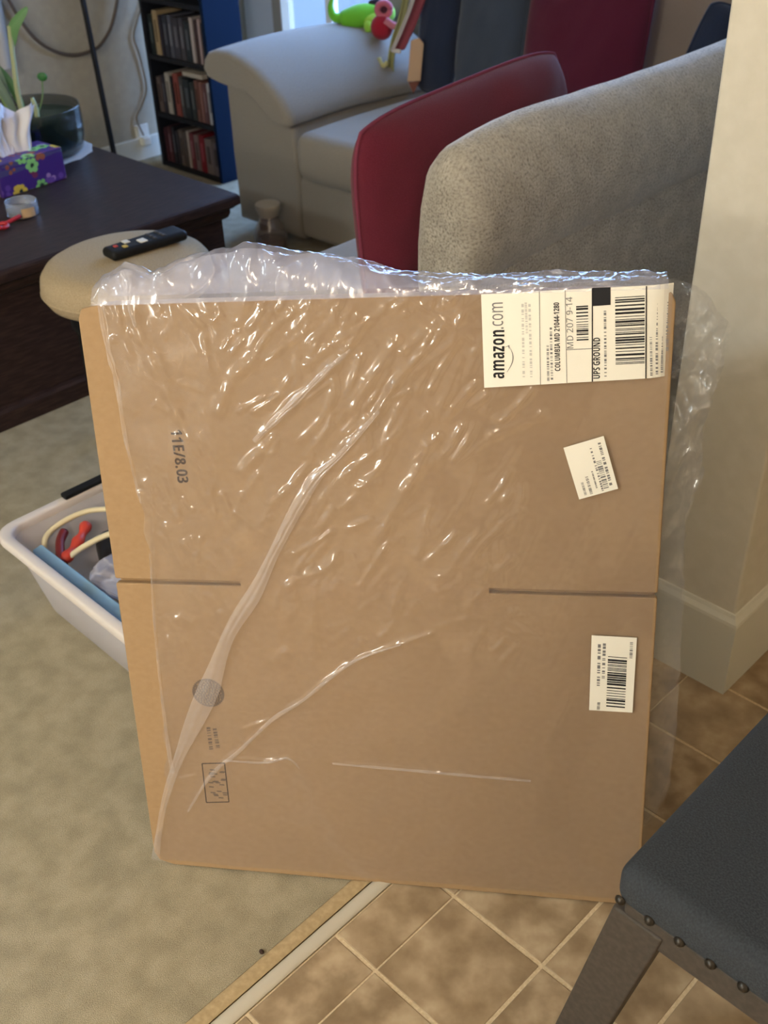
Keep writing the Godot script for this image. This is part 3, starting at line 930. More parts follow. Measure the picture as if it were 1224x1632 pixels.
# ---------- bookcase ----------
func bookcase() -> void:
	var at := Vector3(-4.075, 0, -2.92)
	var t := thing("bookcase", "narrow dark bookcase with blue side, standing in the room corner", "bookcase", at)
	part(t, "side_panel", slab(Vector3(-3.87, 0, -3.01), Vector3(-3.85, 1.25, -2.82), 0.003), M.blue_side, "blue side panel")
	part(t, "side_panel", slab(Vector3(-4.30, 0, -3.01), Vector3(-4.28, 1.25, -2.82), 0.003), M.shelf)
	part(t, "back_panel", slab(Vector3(-4.28, 0.0, -3.01), Vector3(-3.87, 1.25, -3.00), 0.002), M.shelf)
	for y in [0.0, 0.222, 0.466, 0.697, 0.92, 1.23]:
		part(t, "shelf", slab(Vector3(-4.28, y, -3.00), Vector3(-3.87, y + 0.02, -2.823), 0.002), M.shelf)
	# each row: width, height, sRGB colour and its name
	var rows := [
		[0.218, "lower shelf", [
			[0.022, 0.150, c8(62, 26, 34), "maroon"], [0.030, 0.160, c8(70, 34, 40), "dark red"], [0.026, 0.165, c8(30, 30, 38), "black"], [0.020, 0.150, c8(44, 40, 50), "charcoal"],
			[0.030, 0.160, c8(92, 82, 78), "taupe"], [0.022, 0.155, c8(74, 66, 64), "grey brown"], [0.016, 0.165, c8(172, 160, 154), "white"], [0.030, 0.16, c8(104, 44, 52), "dusty red"], [0.034, 0.158, c8(116, 98, 98), "mauve grey"],
			[0.036, 0.162, c8(118, 20, 34), "bright red"], [0.050, 0.155, c8(112, 100, 100), "pale grey"], [0.040, 0.150, c8(98, 88, 90), "stone grey"]]],
		[0.455, "middle shelf", [
			[0.030, 0.150, c8(96, 82, 78), "brown grey"], [0.026, 0.160, c8(46, 46, 56), "charcoal"], [0.032, 0.175, c8(168, 160, 150), "cream white"], [0.018, 0.165, c8(50, 46, 52), "black"],
			[0.036, 0.180, c8(136, 68, 60), "brick red"], [0.026, 0.172, c8(70, 70, 72), "dark grey"], [0.040, 0.165, c8(34, 42, 50), "blue black"], [0.030, 0.160, c8(44, 50, 52), "slate"],
			[0.026, 0.172, c8(110, 74, 66), "russet"], [0.020, 0.168, c8(126, 88, 80), "tan red"], [0.024, 0.165, c8(88, 58, 62), "plum"], [0.030, 0.172, c8(160, 160, 166), "silver white"]]],
		[0.687, "upper shelf", [
			[0.030, 0.160, c8(30, 40, 42), "green black"], [0.034, 0.180, c8(158, 136, 104), "tan"], [0.020, 0.165, c8(50, 50, 58), "charcoal"], [0.034, 0.170, c8(38, 40, 52), "navy"],
			[0.026, 0.172, c8(74, 76, 88), "steel grey"], [0.040, 0.165, c8(54, 52, 62), "graphite"], [0.030, 0.170, c8(62, 60, 68), "dim grey"], [0.034, 0.160, c8(36, 40, 50), "blue black"],
			[0.022, 0.178, c8(160, 150, 148), "off white"], [0.020, 0.172, c8(56, 40, 42), "dark brown"], [0.016, 0.178, c8(150, 132, 134), "pinkish white"], [0.020, 0.165, c8(44, 40, 46), "black"]]],
	]
	var order := ["first", "second", "third", "fourth", "fifth", "sixth", "seventh", "eighth", "ninth", "tenth", "eleventh", "twelfth"]
	var shade := {}
	rows[2][0] = 0.486
	rows[1][0] = 0.242
	rows[0][0] = 0.02
	for r in rows:
		var x := -4.274
		var total := 0.0
		for e in r[2]:
			total += e[0]
		var gap: float = (0.400 - total) / 12.0
		for k in r[2].size():
			var e: Array = r[2][k]
			var w: float = e[0] + minf(gap, 0.0)
			var p := Vector3(x + w / 2.0, r[0], -2.905)
			x += w + maxf(gap, 0.0)
			var d := 0.14 - rng.randf() * 0.008
			var bk := thing("book", "%s spine, %s from the left on the %s of the bookcase" % [e[3], order[k], r[1]], "book", p, "books and disc cases in the bookcase")
			var key: String = e[3]
			if not shade.has(key):
				shade[key] = plain(e[2], 0.45, 0.4)
			part(bk, "case", rbox(Vector3(w - 0.0012, e[1], d), 0.0018, p + Vector3(0, e[1] / 2.0 + 0.0005, 0.07 - d / 2.0), 1, 1), shade[key])
			if w > 0.022:
				part(bk, "spine_title", rbox(Vector3(w * 0.45, e[1] * 0.5, 0.0006), 0.0002, p + Vector3(0, e[1] * 0.55, 0.0702), 1, 1), shade_of(shade, e[2]))
	var fp := Vector3(-4.00, 0.4228, -2.905)
	var flat := thing("book", "cream book lying flat across the upright books of the middle shelf", "book", fp, "books and disc cases in the bookcase")
	part(flat, "case", rbox(Vector3(0.14, 0.018, 0.13), 0.002, fp + Vector3(0, 0.0095, 0.005), 1, 1), plain(c8(176, 166, 152), 0.6))


func shade_of(store: Dictionary, c: Color) -> Material:
	var k := "title" + c.to_html()
	if not store.has(k):
		store[k] = plain(c.lightened(0.22) if c.get_luminance() < 0.3 else c.darkened(0.3), 0.5, 0.3)
	return store[k]


# ---------- lamp pole, cords ----------
func wall_things() -> void:
	var at := Vector3(-4.08, 0, -2.45)
	var t := thing("floor_lamp", "slim black floor lamp pole between coffee table and left wall", "lamp", at)
	part(t, "base", lathe([Vector2(0.001, 0), Vector2(0.13, 0), Vector2(0.132, 0.012), Vector2(0.12, 0.022), Vector2(0.016, 0.03), Vector2(0.001, 0.03)], 32, at), M.black)
	part(t, "pole", tube(PackedVector3Array([Vector3(-4.082, 0.02, -2.45), Vector3(-4.125, 0.77, -2.45), Vector3(-4.18, 1.72, -2.45)]), 0.0115, 12), M.black)
	part(t, "shade", lathe([Vector2(0.01, 1.70), Vector2(0.06, 1.72), Vector2(0.14, 1.80), Vector2(0.135, 1.80), Vector2(0.055, 1.728), Vector2(0.001, 1.715)], 32, Vector3(-4.18, 0, -2.45)), M.frame_tan)
	var cable := plain(c8(88, 74, 64), 0.6)
	single("cable", tube(spline([Vector3(-4.42, 1.0, -2.83), Vector3(-4.42, 0.80, -2.82), Vector3(-4.42, 0.694, -2.793), Vector3(-4.42, 0.60, -2.745), Vector3(-4.42, 0.545, -2.692), Vector3(-4.42, 0.518, -2.638), Vector3(-4.42, 0.512, -2.543), Vector3(-4.42, 0.539, -2.456), Vector3(-4.42, 0.596, -2.38), Vector3(-4.42, 0.68, -2.325), Vector3(-4.42, 0.80, -2.28), Vector3(-4.42, 1.0, -2.25)], 60), 0.0075, 8), cable, "dark brown cable drooping in a loop on the left wall", "cable", Vector3(-4.42, 0.512, -2.543))
	at = Vector3(-4.444, 0.06, -2.83)
	t = thing("wall_outlet", "cream wall outlet with plug low on the wall beside the bookcase", "outlet", at)
	part(t, "plate", rbox(Vector3(0.008, 0.11, 0.072), 0.003, Vector3(-4.446, 0.10, -2.83), 1, 2), M.paper)
	part(t, "plug", rbox(Vector3(0.034, 0.04, 0.045), 0.008, Vector3(-4.425, 0.085, -2.83), 1, 3), M.paper)
	single("cord", tube(spline([Vector3(-4.438, 1.1, -2.97), Vector3(-4.438, 0.80, -2.945), Vector3(-4.438, 0.674, -2.934), Vector3(-4.438, 0.604, -2.895), Vector3(-4.438, 0.531, -2.86), Vector3(-4.438, 0.449, -2.876), Vector3(-4.438, 0.312, -2.886), Vector3(-4.438, 0.238, -2.845), Vector3(-4.438, 0.19, -2.808), Vector3(-4.43, 0.11, -2.826)], 48), 0.0045, 8), plain(c8(126, 108, 84), 0.6), "thin tan cord running down the left wall to the outlet", "cord", Vector3(-4.438, 0.11, -2.826))
	# pale curtain at the far left
	at = Vector3(-4.40, 0.25, -2.08)
	t = thing("curtain", "pale grey curtain edge on the left wall above the plant bowl", "curtain", at)
	var f := func(u: float, v: float) -> Vector3:
		var z := lerpf(-2.285 + 0.09 * maxf(0.0, 0.55 - v) , -1.75, u)
		return Vector3(-4.405 + 0.02 * sin(u * 26.0), lerpf(0.52, 2.1, v), z)
	part(t, "cloth", joined([grid(60, 10, f, true), grid(60, 10, func(u: float, v: float) -> Vector3: return f.call(u, v) + Vector3(-0.003, 0, 0))]), cloth(c8(186, 182, 178), 99))
	part(t, "rod", tube(PackedVector3Array([Vector3(-4.40, 2.11, -2.33), Vector3(-4.40, 2.11, -1.7)]), 0.012, 10), M.black)
	# a speck of lint on the carpet by the threshold
	single("lint", ellipsoid(Vector3(-0.852, 0.0035, -0.527), Vector3(0.0045, 0.0035, 0.0035)), plain(c8(52, 34, 26), 0.9), "tiny dark speck of lint on the carpet beside the threshold strip", "lint", Vector3(-0.852, 0.0005, -0.527))
	# glass bottle on the carpet before the sofa
	at = Vector3(-3.02, 0, -2.40)
	t = thing("glass_bottle", "clear glass carafe with cream cap standing before the sofa", "bottle", at)
	var g := plain(Color(0.55, 0.50, 0.48, 0.25), 0.03, 0.8)
	g.transparency = BaseMaterial3D.TRANSPARENCY_ALPHA
	part(t, "glass", lathe([Vector2(0.001, 0.001), Vector2(0.055, 0.001), Vector2(0.062, 0.01), Vector2(0.062, 0.10), Vector2(0.050, 0.13), Vector2(0.036, 0.15), Vector2(0.034, 0.165), Vector2(0.031, 0.165), Vector2(0.046, 0.128), Vector2(0.058, 0.10), Vector2(0.058, 0.012), Vector2(0.001, 0.006)], 36, at), g)
	part(t, "drink", lathe([Vector2(0.001, 0.007), Vector2(0.056, 0.012), Vector2(0.056, 0.075), Vector2(0.001, 0.075)], 32, at), plain(c8(58, 20, 24), 0.2))
	part(t, "cap", lathe([Vector2(0.030, 0.160), Vector2(0.034, 0.162), Vector2(0.046, 0.190), Vector2(0.047, 0.204), Vector2(0.044, 0.208), Vector2(0.001, 0.206)], 32, at), plain(c8(168, 160, 148), 0.6))


# ---------- ottoman and remote ----------
func ottoman() -> void:
	var at := Vector3(-2.27, 0, -1.34)
	var t := thing("ottoman", "round speckled beige ottoman cushion beside the coffee table", "ottoman", at)
	var oval := func(q: Vector3, _a: float) -> Vector3: return at + Vector3((q.x - at.x) * 0.202, q.y, (q.z - at.z) * 0.218)
	var pr := [Vector2(0.001, 0.412), Vector2(0.62, 0.412), Vector2(0.84, 0.417), Vector2(0.94, 0.431), Vector2(0.99, 0.450), Vector2(1.0, 0.470), Vector2(0.98, 0.493), Vector2(0.92, 0.510), Vector2(0.82, 0.521), Vector2(0.65, 0.528), Vector2(0.40, 0.532), Vector2(0.001, 0.533)]
	part(t, "cushion", lathe(pr, 64, at, oval), M.ottoman)
	var seam := PackedVector3Array()
	for k in 65:
		var a := TAU * k / 64.0
		seam.append(at + Vector3(0.2015 * cos(a), 0.458, 0.2175 * sin(a)))
	part(t, "seam", tube(seam, 0.003, 6), M.ottoman)
	part(t, "base_ring", lathe([Vector2(0.13, 0.36), Vector2(0.16, 0.36), Vector2(0.16, 0.413), Vector2(0.13, 0.413), Vector2(0.13, 0.36)], 40, at), M.black)
	for k in 4:
		var a := TAU * (k + 0.5) / 4.0
		part(t, "leg", tube(PackedVector3Array([at + Vector3(0.135 * cos(a), 0.38, 0.135 * sin(a)), at + Vector3(0.15 * cos(a), 0.0, 0.15 * sin(a))]), 0.020, 12, func(s: float) -> float: return 1.0 - 0.4 * s), M.black)
	at = Vector3(-2.240, 0.5335, -1.385)
	t = thing("remote_control", "black remote control with pale buttons lying on the ottoman", "remote control", at)
	var b := Basis(Vector3.UP, -0.06)
	var shape := func(p: Vector3) -> Vector3:
		p.x *= 1.0 - 0.10 * (p.z / 0.106)
		return p
	part(t, "body", joined([[rbox(Vector3(0.064, 0.025, 0.212), 0.011, Vector3(0, 0.0125, 0), 3, 4, shape), Transform3D(b, at)]]), M.black)
	var i := 0
	for e in [[-0.012, 0.045, 0.010, 0.008, c8(206, 202, 190)], [0.010, 0.012, 0.012, 0.010, c8(222, 218, 206)], [-0.004, 0.078, 0.006, 0.005, c8(170, 60, 50)], [0.014, 0.062, 0.007, 0.006, c8(196, 170, 90)], [-0.016, -0.02, 0.006, 0.005, c8(60, 60, 64)], [0.0, -0.02, 0.006, 0.005, c8(60, 60, 64)], [0.016, -0.02, 0.006, 0.005, c8(60, 60, 64)], [-0.016, -0.045, 0.006, 0.005, c8(60, 60, 64)], [0.0, -0.045, 0.006, 0.005, c8(60, 60, 64)], [0.016, -0.045, 0.006, 0.005, c8(60, 60, 64)]]:
		part(t, "button", joined([[rbox(Vector3(e[2] * 2, 0.004, e[3] * 2), 0.0018, Vector3(e[0], 0.0255, e[1]), 1, 2), Transform3D(b, at)]]), plain(e[4], 0.5))
		i += 1


# ---------- storage bin with its contents ----------
func rrect(c: Vector3, hx: float, hz: float, r: float, y: float, n := 6) -> PackedVector3Array:
	var o := PackedVector3Array()
	for q in [[1, 1, 0.0], [-1, 1, PI / 2], [-1, -1, PI], [1, -1, PI * 1.5]]:
		for k in n + 1:
			var a: float = q[2] + PI / 2 * k / n
			o.append(Vector3(c.x + q[0] * (hx - r) + r * cos(a), y, c.z + q[1] * (hz - r) + r * sin(a)))
	return o


func rings_mesh(rings: Array, close := false) -> ArrayMesh:
	var n: int = rings[0].size()
	var f := func(u: float, v: float) -> Vector3:
		return rings[int(round(v * (rings.size() - 1)))][(n - int(round(u * n))) % n]
	var m := grid(n, rings.size() - 1, f)
	return m


func storage_bin() -> void:
	var c := Vector3(-1.61, 0, -0.925)
	var hx := 0.295
	var hz := 0.225
	var t := thing("storage_bin", "translucent white plastic storage bin on the carpet behind the parcel", "storage bin", c)
	part(t, "tub", rings_mesh([rrect(c, hx - 0.06, hz - 0.06, 0.05, 0.001), rrect(c, hx - 0.045, hz - 0.045, 0.055, 0.006), rrect(c, hx - 0.03, hz - 0.03, 0.05, 0.09), rrect(c, hx - 0.012, hz - 0.012, 0.045, 0.186), rrect(c, hx - 0.016, hz - 0.016, 0.042, 0.186), rrect(c, hx - 0.034, hz - 0.034, 0.048, 0.09), rrect(c, hx - 0.049, hz - 0.049, 0.05, 0.012), rrect(c, 0.01, 0.01, 0.005, 0.010)]), M.bin)
	part(t, "bottom", rbox(Vector3(hx * 2 - 0.13, 0.004, hz * 2 - 0.13), 0.0015, c + Vector3(0, 0.004, 0), 1, 1), M.bin)
	part(t, "rim", rings_mesh([rrect(c, hx - 0.008, hz - 0.008, 0.045, 0.178), rrect(c, hx + 0.004, hz + 0.004, 0.05, 0.178), rrect(c, hx + 0.007, hz + 0.007, 0.052, 0.184), rrect(c, hx + 0.006, hz + 0.006, 0.05, 0.197), rrect(c, hx + 0.001, hz + 0.001, 0.048, 0.201), rrect(c, hx - 0.014, hz - 0.014, 0.043, 0.201), rrect(c, hx - 0.018, hz - 0.018, 0.042, 0.196), rrect(c, hx - 0.017, hz - 0.017, 0.042, 0.18)]), M.bin_rim)
	part(t, "latch", rbox(Vector3(0.022, 0.012, 0.20), 0.004, Vector3(c.x - hx + 0.006, 0.2055, -0.965), 1, 2), M.rubber, "black latch strip on the rim")
	# contents
	var at := Vector3(-1.66, 0.012, -0.748)
	single("folder", rbox(Vector3(0.36, 0.150, 0.024), 0.004, Vector3(-1.655, 0.090, -0.764), 1, 2, func(p: Vector3) -> Vector3: return Basis(Vector3.RIGHT, 0.16) * p), plain(c8(134, 172, 200), 0.6), "light blue folder standing along the near side of the storage bin", "folder", at)
	single("black_bag", rbox(Vector3(0.36, 0.105, 0.21), 0.045, Vector3(-1.65, 0.080, -0.962), 5, 4, func(p: Vector3) -> Vector3: return p + Vector3(0.008 * sin(p.z * 60), 0.010 * sin(p.x * 38.0 + p.z * 22.0), 0.008 * sin(p.x * 50))), cloth(c8(28, 28, 34), 105), "crumpled black cloth bag at the bottom of the storage bin", "bag", Vector3(-1.655, 0.03, -0.955))
	at = Vector3(-1.806, 0.150, -0.822)
	var t2 := thing("pliers", "orange red handled pliers lying in the storage bin beside the white cable", "pliers", at)
	var orange := plain(c8(196, 62, 46), 0.45)
	var along_it := Vector3(0.054, -0.018, 0.088).normalized()
	var across := along_it.cross(Vector3.UP).normalized()
	var k1 := spline([at - along_it * 0.058 - across * 0.004, at - along_it * 0.02 - across * 0.008, at + along_it * 0.02 - across * 0.006, at + along_it * 0.055], 16)
	part(t2, "handle", tube(k1, 0.0125, 10, func(s: float) -> float: return 0.9 + 0.22 * sin(s * 17.0)), orange)
	var k2 := spline([at - along_it * 0.03 + across * 0.036, at + across * 0.032, at + along_it * 0.03 + across * 0.018, at + along_it * 0.06 + across * 0.004], 14)
	part(t2, "handle", tube(k2, 0.010, 10), plain(c8(112, 26, 28), 0.5))
	part(t2, "jaw", ellipsoid(at + along_it * 0.072, Vector3(0.012, 0.008, 0.02)), plain(c8(60, 60, 62), 0.4, 0.5, 0.8))
	var cable := plain(c8(226, 210, 170), 0.5)
	single("white_cable", tube(spline([Vector3(-1.845, 0.115, -0.77), Vector3(-1.868, 0.15, -0.79), Vector3(-1.872, 0.165, -0.84), Vector3(-1.855, 0.172, -0.90), Vector3(-1.80, 0.172, -0.955), Vector3(-1.74, 0.185, -0.985), Vector3(-1.70, 0.185, -0.97), Vector3(-1.715, 0.182, -0.92), Vector3(-1.745, 0.175, -0.87), Vector3(-1.765, 0.16, -0.82), Vector3(-1.78, 0.14, -0.785)], 60), 0.0065, 8), cable, "cream white cable looped over the storage bin's contents", "cable", Vector3(-1.77, 0.12, -0.85))
	at = Vector3(-1.575, 0.112, -0.828)
	var bagm := plain(Color(0.78, 0.77, 0.82, 0.5), 0.2, 0.5)
	bagm.transparency = BaseMaterial3D.TRANSPARENCY_ALPHA
	var nz := FastNoiseLite.new()
	nz.seed = 3
	nz.frequency = 14.0
	single("clear_bag", rbox(Vector3(0.22, 0.065, 0.10), 0.03, Vector3.ZERO, 12, 5, func(p: Vector3) -> Vector3: return at + Vector3(0, 0.042, 0) + p + Vector3.ONE * 0.028 * nz.get_noise_3dv(p)), bagm, "crumpled clear plastic bag in the storage bin behind the blue folder", "plastic bag", at)


# ---------- dining chair at the right ----------
func chair() -> void:
	var at := Vector3(-0.14, 0, -0.92)
	var t := thing("dining_chair", "charcoal upholstered dining chair with nailheads and grey wooden legs", "chair", at)
	var crown := func(p: Vector3) -> Vector3:
		if p.y > 0.01:
			p.y += 0.016 * (1 - pow(absf(p.x) / 0.23, 2.4)) * (1 - pow(absf(p.z) / 0.24, 2.4))
		return p
	part(t, "seat", rbox(Vector3(0.46, 0.062, 0.47), 0.022, Vector3(-0.138, 0.464, -0.925), 8, 5, crown), M.charcoal)
	part(t, "apron", joined([slab(Vector3(-0.355, 0.392, -0.718), Vector3(0.08, 0.436, -0.698)), slab(Vector3(-0.355, 0.392, -1.152), Vector3(0.08, 0.436, -1.132)), slab(Vector3(-0.355, 0.392, -1.152), Vector3(-0.335, 0.436, -0.698)), slab(Vector3(0.06, 0.392, -1.152), Vector3(0.08, 0.436, -0.698))]), M.chair_wood)
	for k in 12:
		var p := Vector3(-0.3555 + 0.0378 * k, 0.4475, -0.6895)
		part(t, "nail", lathe([Vector2(0.0068, 0.0), Vector2(0.0062, 0.0022), Vector2(0.0045, 0.0042), Vector2(0.0024, 0.0052), Vector2(0.0002, 0.0056)], 14, Vector3.ZERO, func(q: Vector3, _a: float) -> Vector3: return p + Vector3(q.x, q.z, q.y - 0.0005)), M.nail)
	# splayed tapered legs
	for e in [[-0.334, -0.712, -0.415, -0.70], [-0.334, -1.14, -0.415, -1.152], [0.058, -0.712, 0.13, -0.70], [0.058, -1.14, 0.13, -1.152]]:
		var legf := func(p: Vector3) -> Vector3:
			var s := 0.5 - p.y / 0.42
			return Vector3(p.x * (1.0 - 0.15 * s) + lerpf(e[0], e[2], s), p.y + 0.21, p.z * (1.0 - 0.25 * s) + lerpf(e[1], e[3], s))
		part(t, "leg", rbox(Vector3(0.066, 0.42, 0.034), 0.004, Vector3.ZERO, 4, 2, legf), M.chair_wood)
	part(t, "backrest", rbox(Vector3(0.05, 0.50, 0.45), 0.022, Vector3(0.125, 0.74, -0.925), 4, 4, func(p: Vector3) -> Vector3: return p + Vector3(p.y * 0.16, 0, 0)), M.charcoal)


# ---------- the parcel ----------
func pb(a: float, b: float, o: float) -> Vector3:
	var s := a / PW
	var t := b / PH
	return C_BL.lerp(C_BR, s).lerp(C_TL.lerp(C_TR, s), t) + P_N * o


# a sheet cornered at four points of the parcel's face
func sheet(q: Array, o: float, nu := 6, nv := 6, th := 0.0005, bend = null) -> ArrayMesh:
	var f := func(u: float, v: float, d: float) -> Vector3:
		var p: Vector2 = q[3].lerp(q[2], u).lerp(q[0].lerp(q[1], u), v)
		return pb(p.x, p.y, o + d + (bend.call(u, v) if bend != null else 0.0))
	return joined([grid(nu, nv, func(u: float, v: float) -> Vector3: return f.call(u, v, 0.0)), grid(nu, nv, func(u: float, v: float) -> Vector3: return f.call(u, v, -th), true)])


func rect(x0: float, y0: float, x1: float, y1: float) -> Array:
	return [Vector2(x0, y0), Vector2(x1, y0), Vector2(x1, y1), Vector2(x0, y1)]


# bars stacked from p (one end) to q, each from the stack line sideways by «side»
func bars(p: Vector2, q: Vector2, side: Vector2, count: int, o: float, sd: int) -> ArrayMesh:
	var r := RandomNumberGenerator.new()
	r.seed = sd
	var list := []
	var w := PackedFloat32Array()
	var total := 0.0
	for k in count * 2:
		w.append([1.0, 1.0, 2.0, 3.0][r.randi() % 4])
		total += w[k]
	var at := 0.0
	for k in count * 2:
		if k % 2 == 0:
			var a := p.lerp(q, at / total)
			var b := p.lerp(q, (at + w[k]) / total)
			list.append(sheet([b, b + side, a + side, a], o, 1, 1, 0.0001))
		at += w[k]
	return joined(list)


# a line of lettering that starts at p and ends at q; «tall» is its height across
func written(s: String, p: Vector2, q: Vector2, tall: float, o: float, bold := false, face := "Droid Sans") -> ArrayMesh:
	var t := lettering(s, 0.02, bold, face)
	var box := t.get_aabb()
	var x := pb(q.x, q.y, o) - pb(p.x, p.y, o)
	var z := P_N.normalized()
	var y := z.cross(x).normalized()
	var bs := Basis(x / box.size.x, y * (tall / box.size.y), z)
	return joined([[t, Transform3D(bs, pb(p.x, p.y, o) - bs * Vector3(box.position.x, box.position.y, 0))]])


var field := PackedFloat32Array()
const FW := 400
const FH := 490
const CELL := 0.002


func ridge(pts: Array, w: float, h: float) -> void:
	var total := 0.0
	for k in pts.size() - 1:
		total += pts[k].distance_to(pts[k + 1])
	var done := 0.0
	for k in pts.size() - 1:
		var a: Vector2 = pts[k]
		var b: Vector2 = pts[k + 1]
		var l := a.distance_to(b)
		var m := w * 2.6
		var x0 := maxi(0, int((minf(a.x, b.x) - m) / CELL))
		var x1 := mini(FW - 1, int((maxf(a.x, b.x) + m) / CELL))
		var y0 := maxi(0, int((minf(a.y, b.y) - m) / CELL))
		var y1 := mini(FH - 1, int((maxf(a.y, b.y) + m) / CELL))
		for y in range(y0, y1 + 1):
			for x in range(x0, x1 + 1):
				var p := Vector2(x * CELL, y * CELL)
				var t := clampf((p - a).dot(b - a) / (l * l), 0.0, 1.0)
				var d := p.distance_to(a.lerp(b, t)) / w
				if d > 2.6:
					continue
				var s := (done + t * l) / total
				var e := minf(1.0, minf(s, 1.0 - s) * 7.0)
				var lump := 0.70 + 0.30 * sin((done + t * l) * 125.0 + pts[0].x * 400.0) * sin((done + t * l) * 47.0 + pts[0].y * 300.0)
				var q := h * lump * exp(-d * d) * (e * e * (3 - 2 * e))
				var i := y * FW + x
				if q > field[i]:
					field[i] = q
		done += l


func height(a: float, b: float) -> float:
	var x := clampf(a / CELL, 0, FW - 1.001)
	var y := clampf(b / CELL, 0, FH - 1.001)
	var i := int(y) * FW + int(x)
	var fx := x - int(x)
	var fy := y - int(y)
	return lerpf(lerpf(field[i], field[i + 1], fx), lerpf(field[i + FW], field[i + FW + 1], fx), fy)


func along(table: Array, b: float) -> float:
	if b >= table[0].y:
		return table[0].x
	for k in table.size() - 1:
		if b >= table[k + 1].y:
			return remap(b, table[k].y, table[k + 1].y, table[k].x, table[k + 1].x)
	return table[-1].x


# a folded band of film along a line, pleated lengthwise
func band(pts: Array, widths: Array, o: float, sd: float) -> ArrayMesh:
	var line := []
	for q in pts:
		line.append(Vector3(q.x, q.y, 0))
	var s := spline(line, 120)
	var f := func(u: float, v: float) -> Vector3:
		var i := int(round(v * 120))
		var t := (s[mini(i + 1, 120)] - s[maxi(i - 1, 0)]).normalized()
		var k := v * (widths.size() - 1)
		var w: float = lerpf(widths[int(k)], widths[mini(int(k) + 1, widths.size() - 1)], k - int(k))
		var side := Vector3(-t.y, t.x, 0)
		var q := s[i] + side * (0.5 - u) * w * (1.0 + 0.15 * sin(v * 31.0 + sd))
		var lift := 0.0025 * absf(sin(u * PI * 2.5 + sin(v * 9.0 + sd) * 1.2)) * sin(u * PI)
		return pb(q.x, q.y, o + lift)
	return grid(14, 120, f, true)


func parcel() -> void:
	var at := Vector3(-0.81, 0.0, -0.78)
	var t := thing("parcel", "large flat brown cardboard parcel in clear plastic film leaning in the middle", "parcel", at)
	# cardboard: a core and two front flaps that meet at a seam
	var round_corner := func(p: Vector2, hx: float, hy: float, r: float) -> Vector2:
		var c := Vector2(hx - r, hy - r)
		var d := p.abs() - c
		if d.x > 0 and d.y > 0:
			var k := maxf(d.x, d.y) / d.length()
			return Vector2(signf(p.x) * (c.x + d.x * k), signf(p.y) * (c.y + d.y * k))
		return p
	var board := func(b0: float, b1: float, o0: float, o1: float, inset: float, r: float, top_r: float, low_r: float) -> ArrayMesh:
		var hx := PW / 2.0 - inset
		var hy := (b1 - b0) / 2.0
		return rbox(Vector3(hx * 2, hy * 2, o1 - o0), r, Vector3.ZERO, 26, 3, func(p: Vector3) -> Vector3:
			var q: Vector2 = round_corner.call(Vector2(p.x, p.y), hx, hy, top_r if p.y > 0 else low_r)
			var bow := 0.004 * sin(clampf(p.x / hx, -1, 1) * 2.0 + 0.5)
			return pb(q.x + PW / 2.0, q.y + (b0 + b1) / 2.0 + (bow if p.y < 0 and b0 < 0.1 else 0.0) * 0.0, (o0 + o1) / 2.0 + p.z))
	part(t, "carton", board.call(0.004, PH - 0.004, -0.055, -0.0105, 0.002, 0.006, 0.022, 0.03), M.card)
	part(t, "upper_flap", board.call(0.5345, PH, -0.0115, 0.0, 0.0, 0.0022, 0.02, 0.003), M.card)
	part(t, "lower_flap", board.call(0.0, 0.5275, -0.0115, 0.0, 0.0, 0.0022, 0.003, 0.028), M.card)
	part(t, "paper_tape", sheet(rect(0.192, 0.548, 0.556, 0.515), 0.0006, 20, 2), M.card_tape)
	# stamps printed on the cardboard
	part(t, "printed_code", written("11E/8.03", Vector2(0.1117, 0.7707), Vector2(0.1138, 0.6904), 0.0165, 0.0008, true, "Droid Sans"), M.ink)
	var mid := Vector2(0.1246, 0.3419)
	var dots := []
	for k in 90:
		var a := k * 2.39996
		var rr := 0.0225 * sqrt((k + 0.5) / 90.0)
		var c := mid + Vector2(cos(a), sin(a)) * rr
		dots.append(sheet(rect(c.x - 0.0016, c.y + 0.0022, c.x + 0.0016, c.y - 0.0022), 0.0006, 1, 1, 0.0001))
	for k in 40:
		var a := TAU * k / 40.0
		var c := mid + Vector2(cos(a), sin(a)) * 0.0235
		dots.append(sheet(rect(c.x - 0.0018, c.y + 0.0018, c.x + 0.0018, c.y - 0.0018), 0.0006, 1, 1, 0.0001))
	part(t, "round_stamp", joined(dots), M.ink_soft)
	var words := []
	for e in [[Vector2(0.1153, 0.2784), Vector2(0.1160, 0.2340), 71], [Vector2(0.1252, 0.2768), Vector2(0.1276, 0.2384), 72]]:
		words.append(bars(e[0], e[1], Vector2(0.0062, 0.001), 9, 0.0006, e[2]))
	part(t, "stamp_words", joined(words), M.ink_soft)
	var sq: Array = [Vector2(0.1013, 0.2091), Vector2(0.1384, 0.2131), Vector2(0.1388, 0.1382), Vector2(0.1010, 0.1336)]
	var lines := []
	for k in 4:
		var a: Vector2 = sq[k]
		var b: Vector2 = sq[(k + 1) % 4]
		var nn := (b - a).orthogonal().normalized() * 0.0009
		lines.append(sheet([a + nn, b + nn, b - nn, a - nn], 0.0006, 2, 1, 0.0001))
	part(t, "stamp_frame", joined(lines), M.ink)
	var grey := []
	for k in 22:
		var u := rng.randf_range(0.28, 0.9)
		var v := rng.randf_range(0.12, 0.9)
		var p: Vector2 = sq[0].lerp(sq[1], u).lerp(sq[3].lerp(sq[2], u), v)
		grey.append(sheet(rect(p.x - 0.004, p.y + 0.0012, p.x + 0.004, p.y - 0.0012), 0.0005 + k * 0.00001, 1, 1, 0.0001))
	part(t, "stamp_pattern", joined(grey), M.ink_soft)
	film(t)
	labels(t)


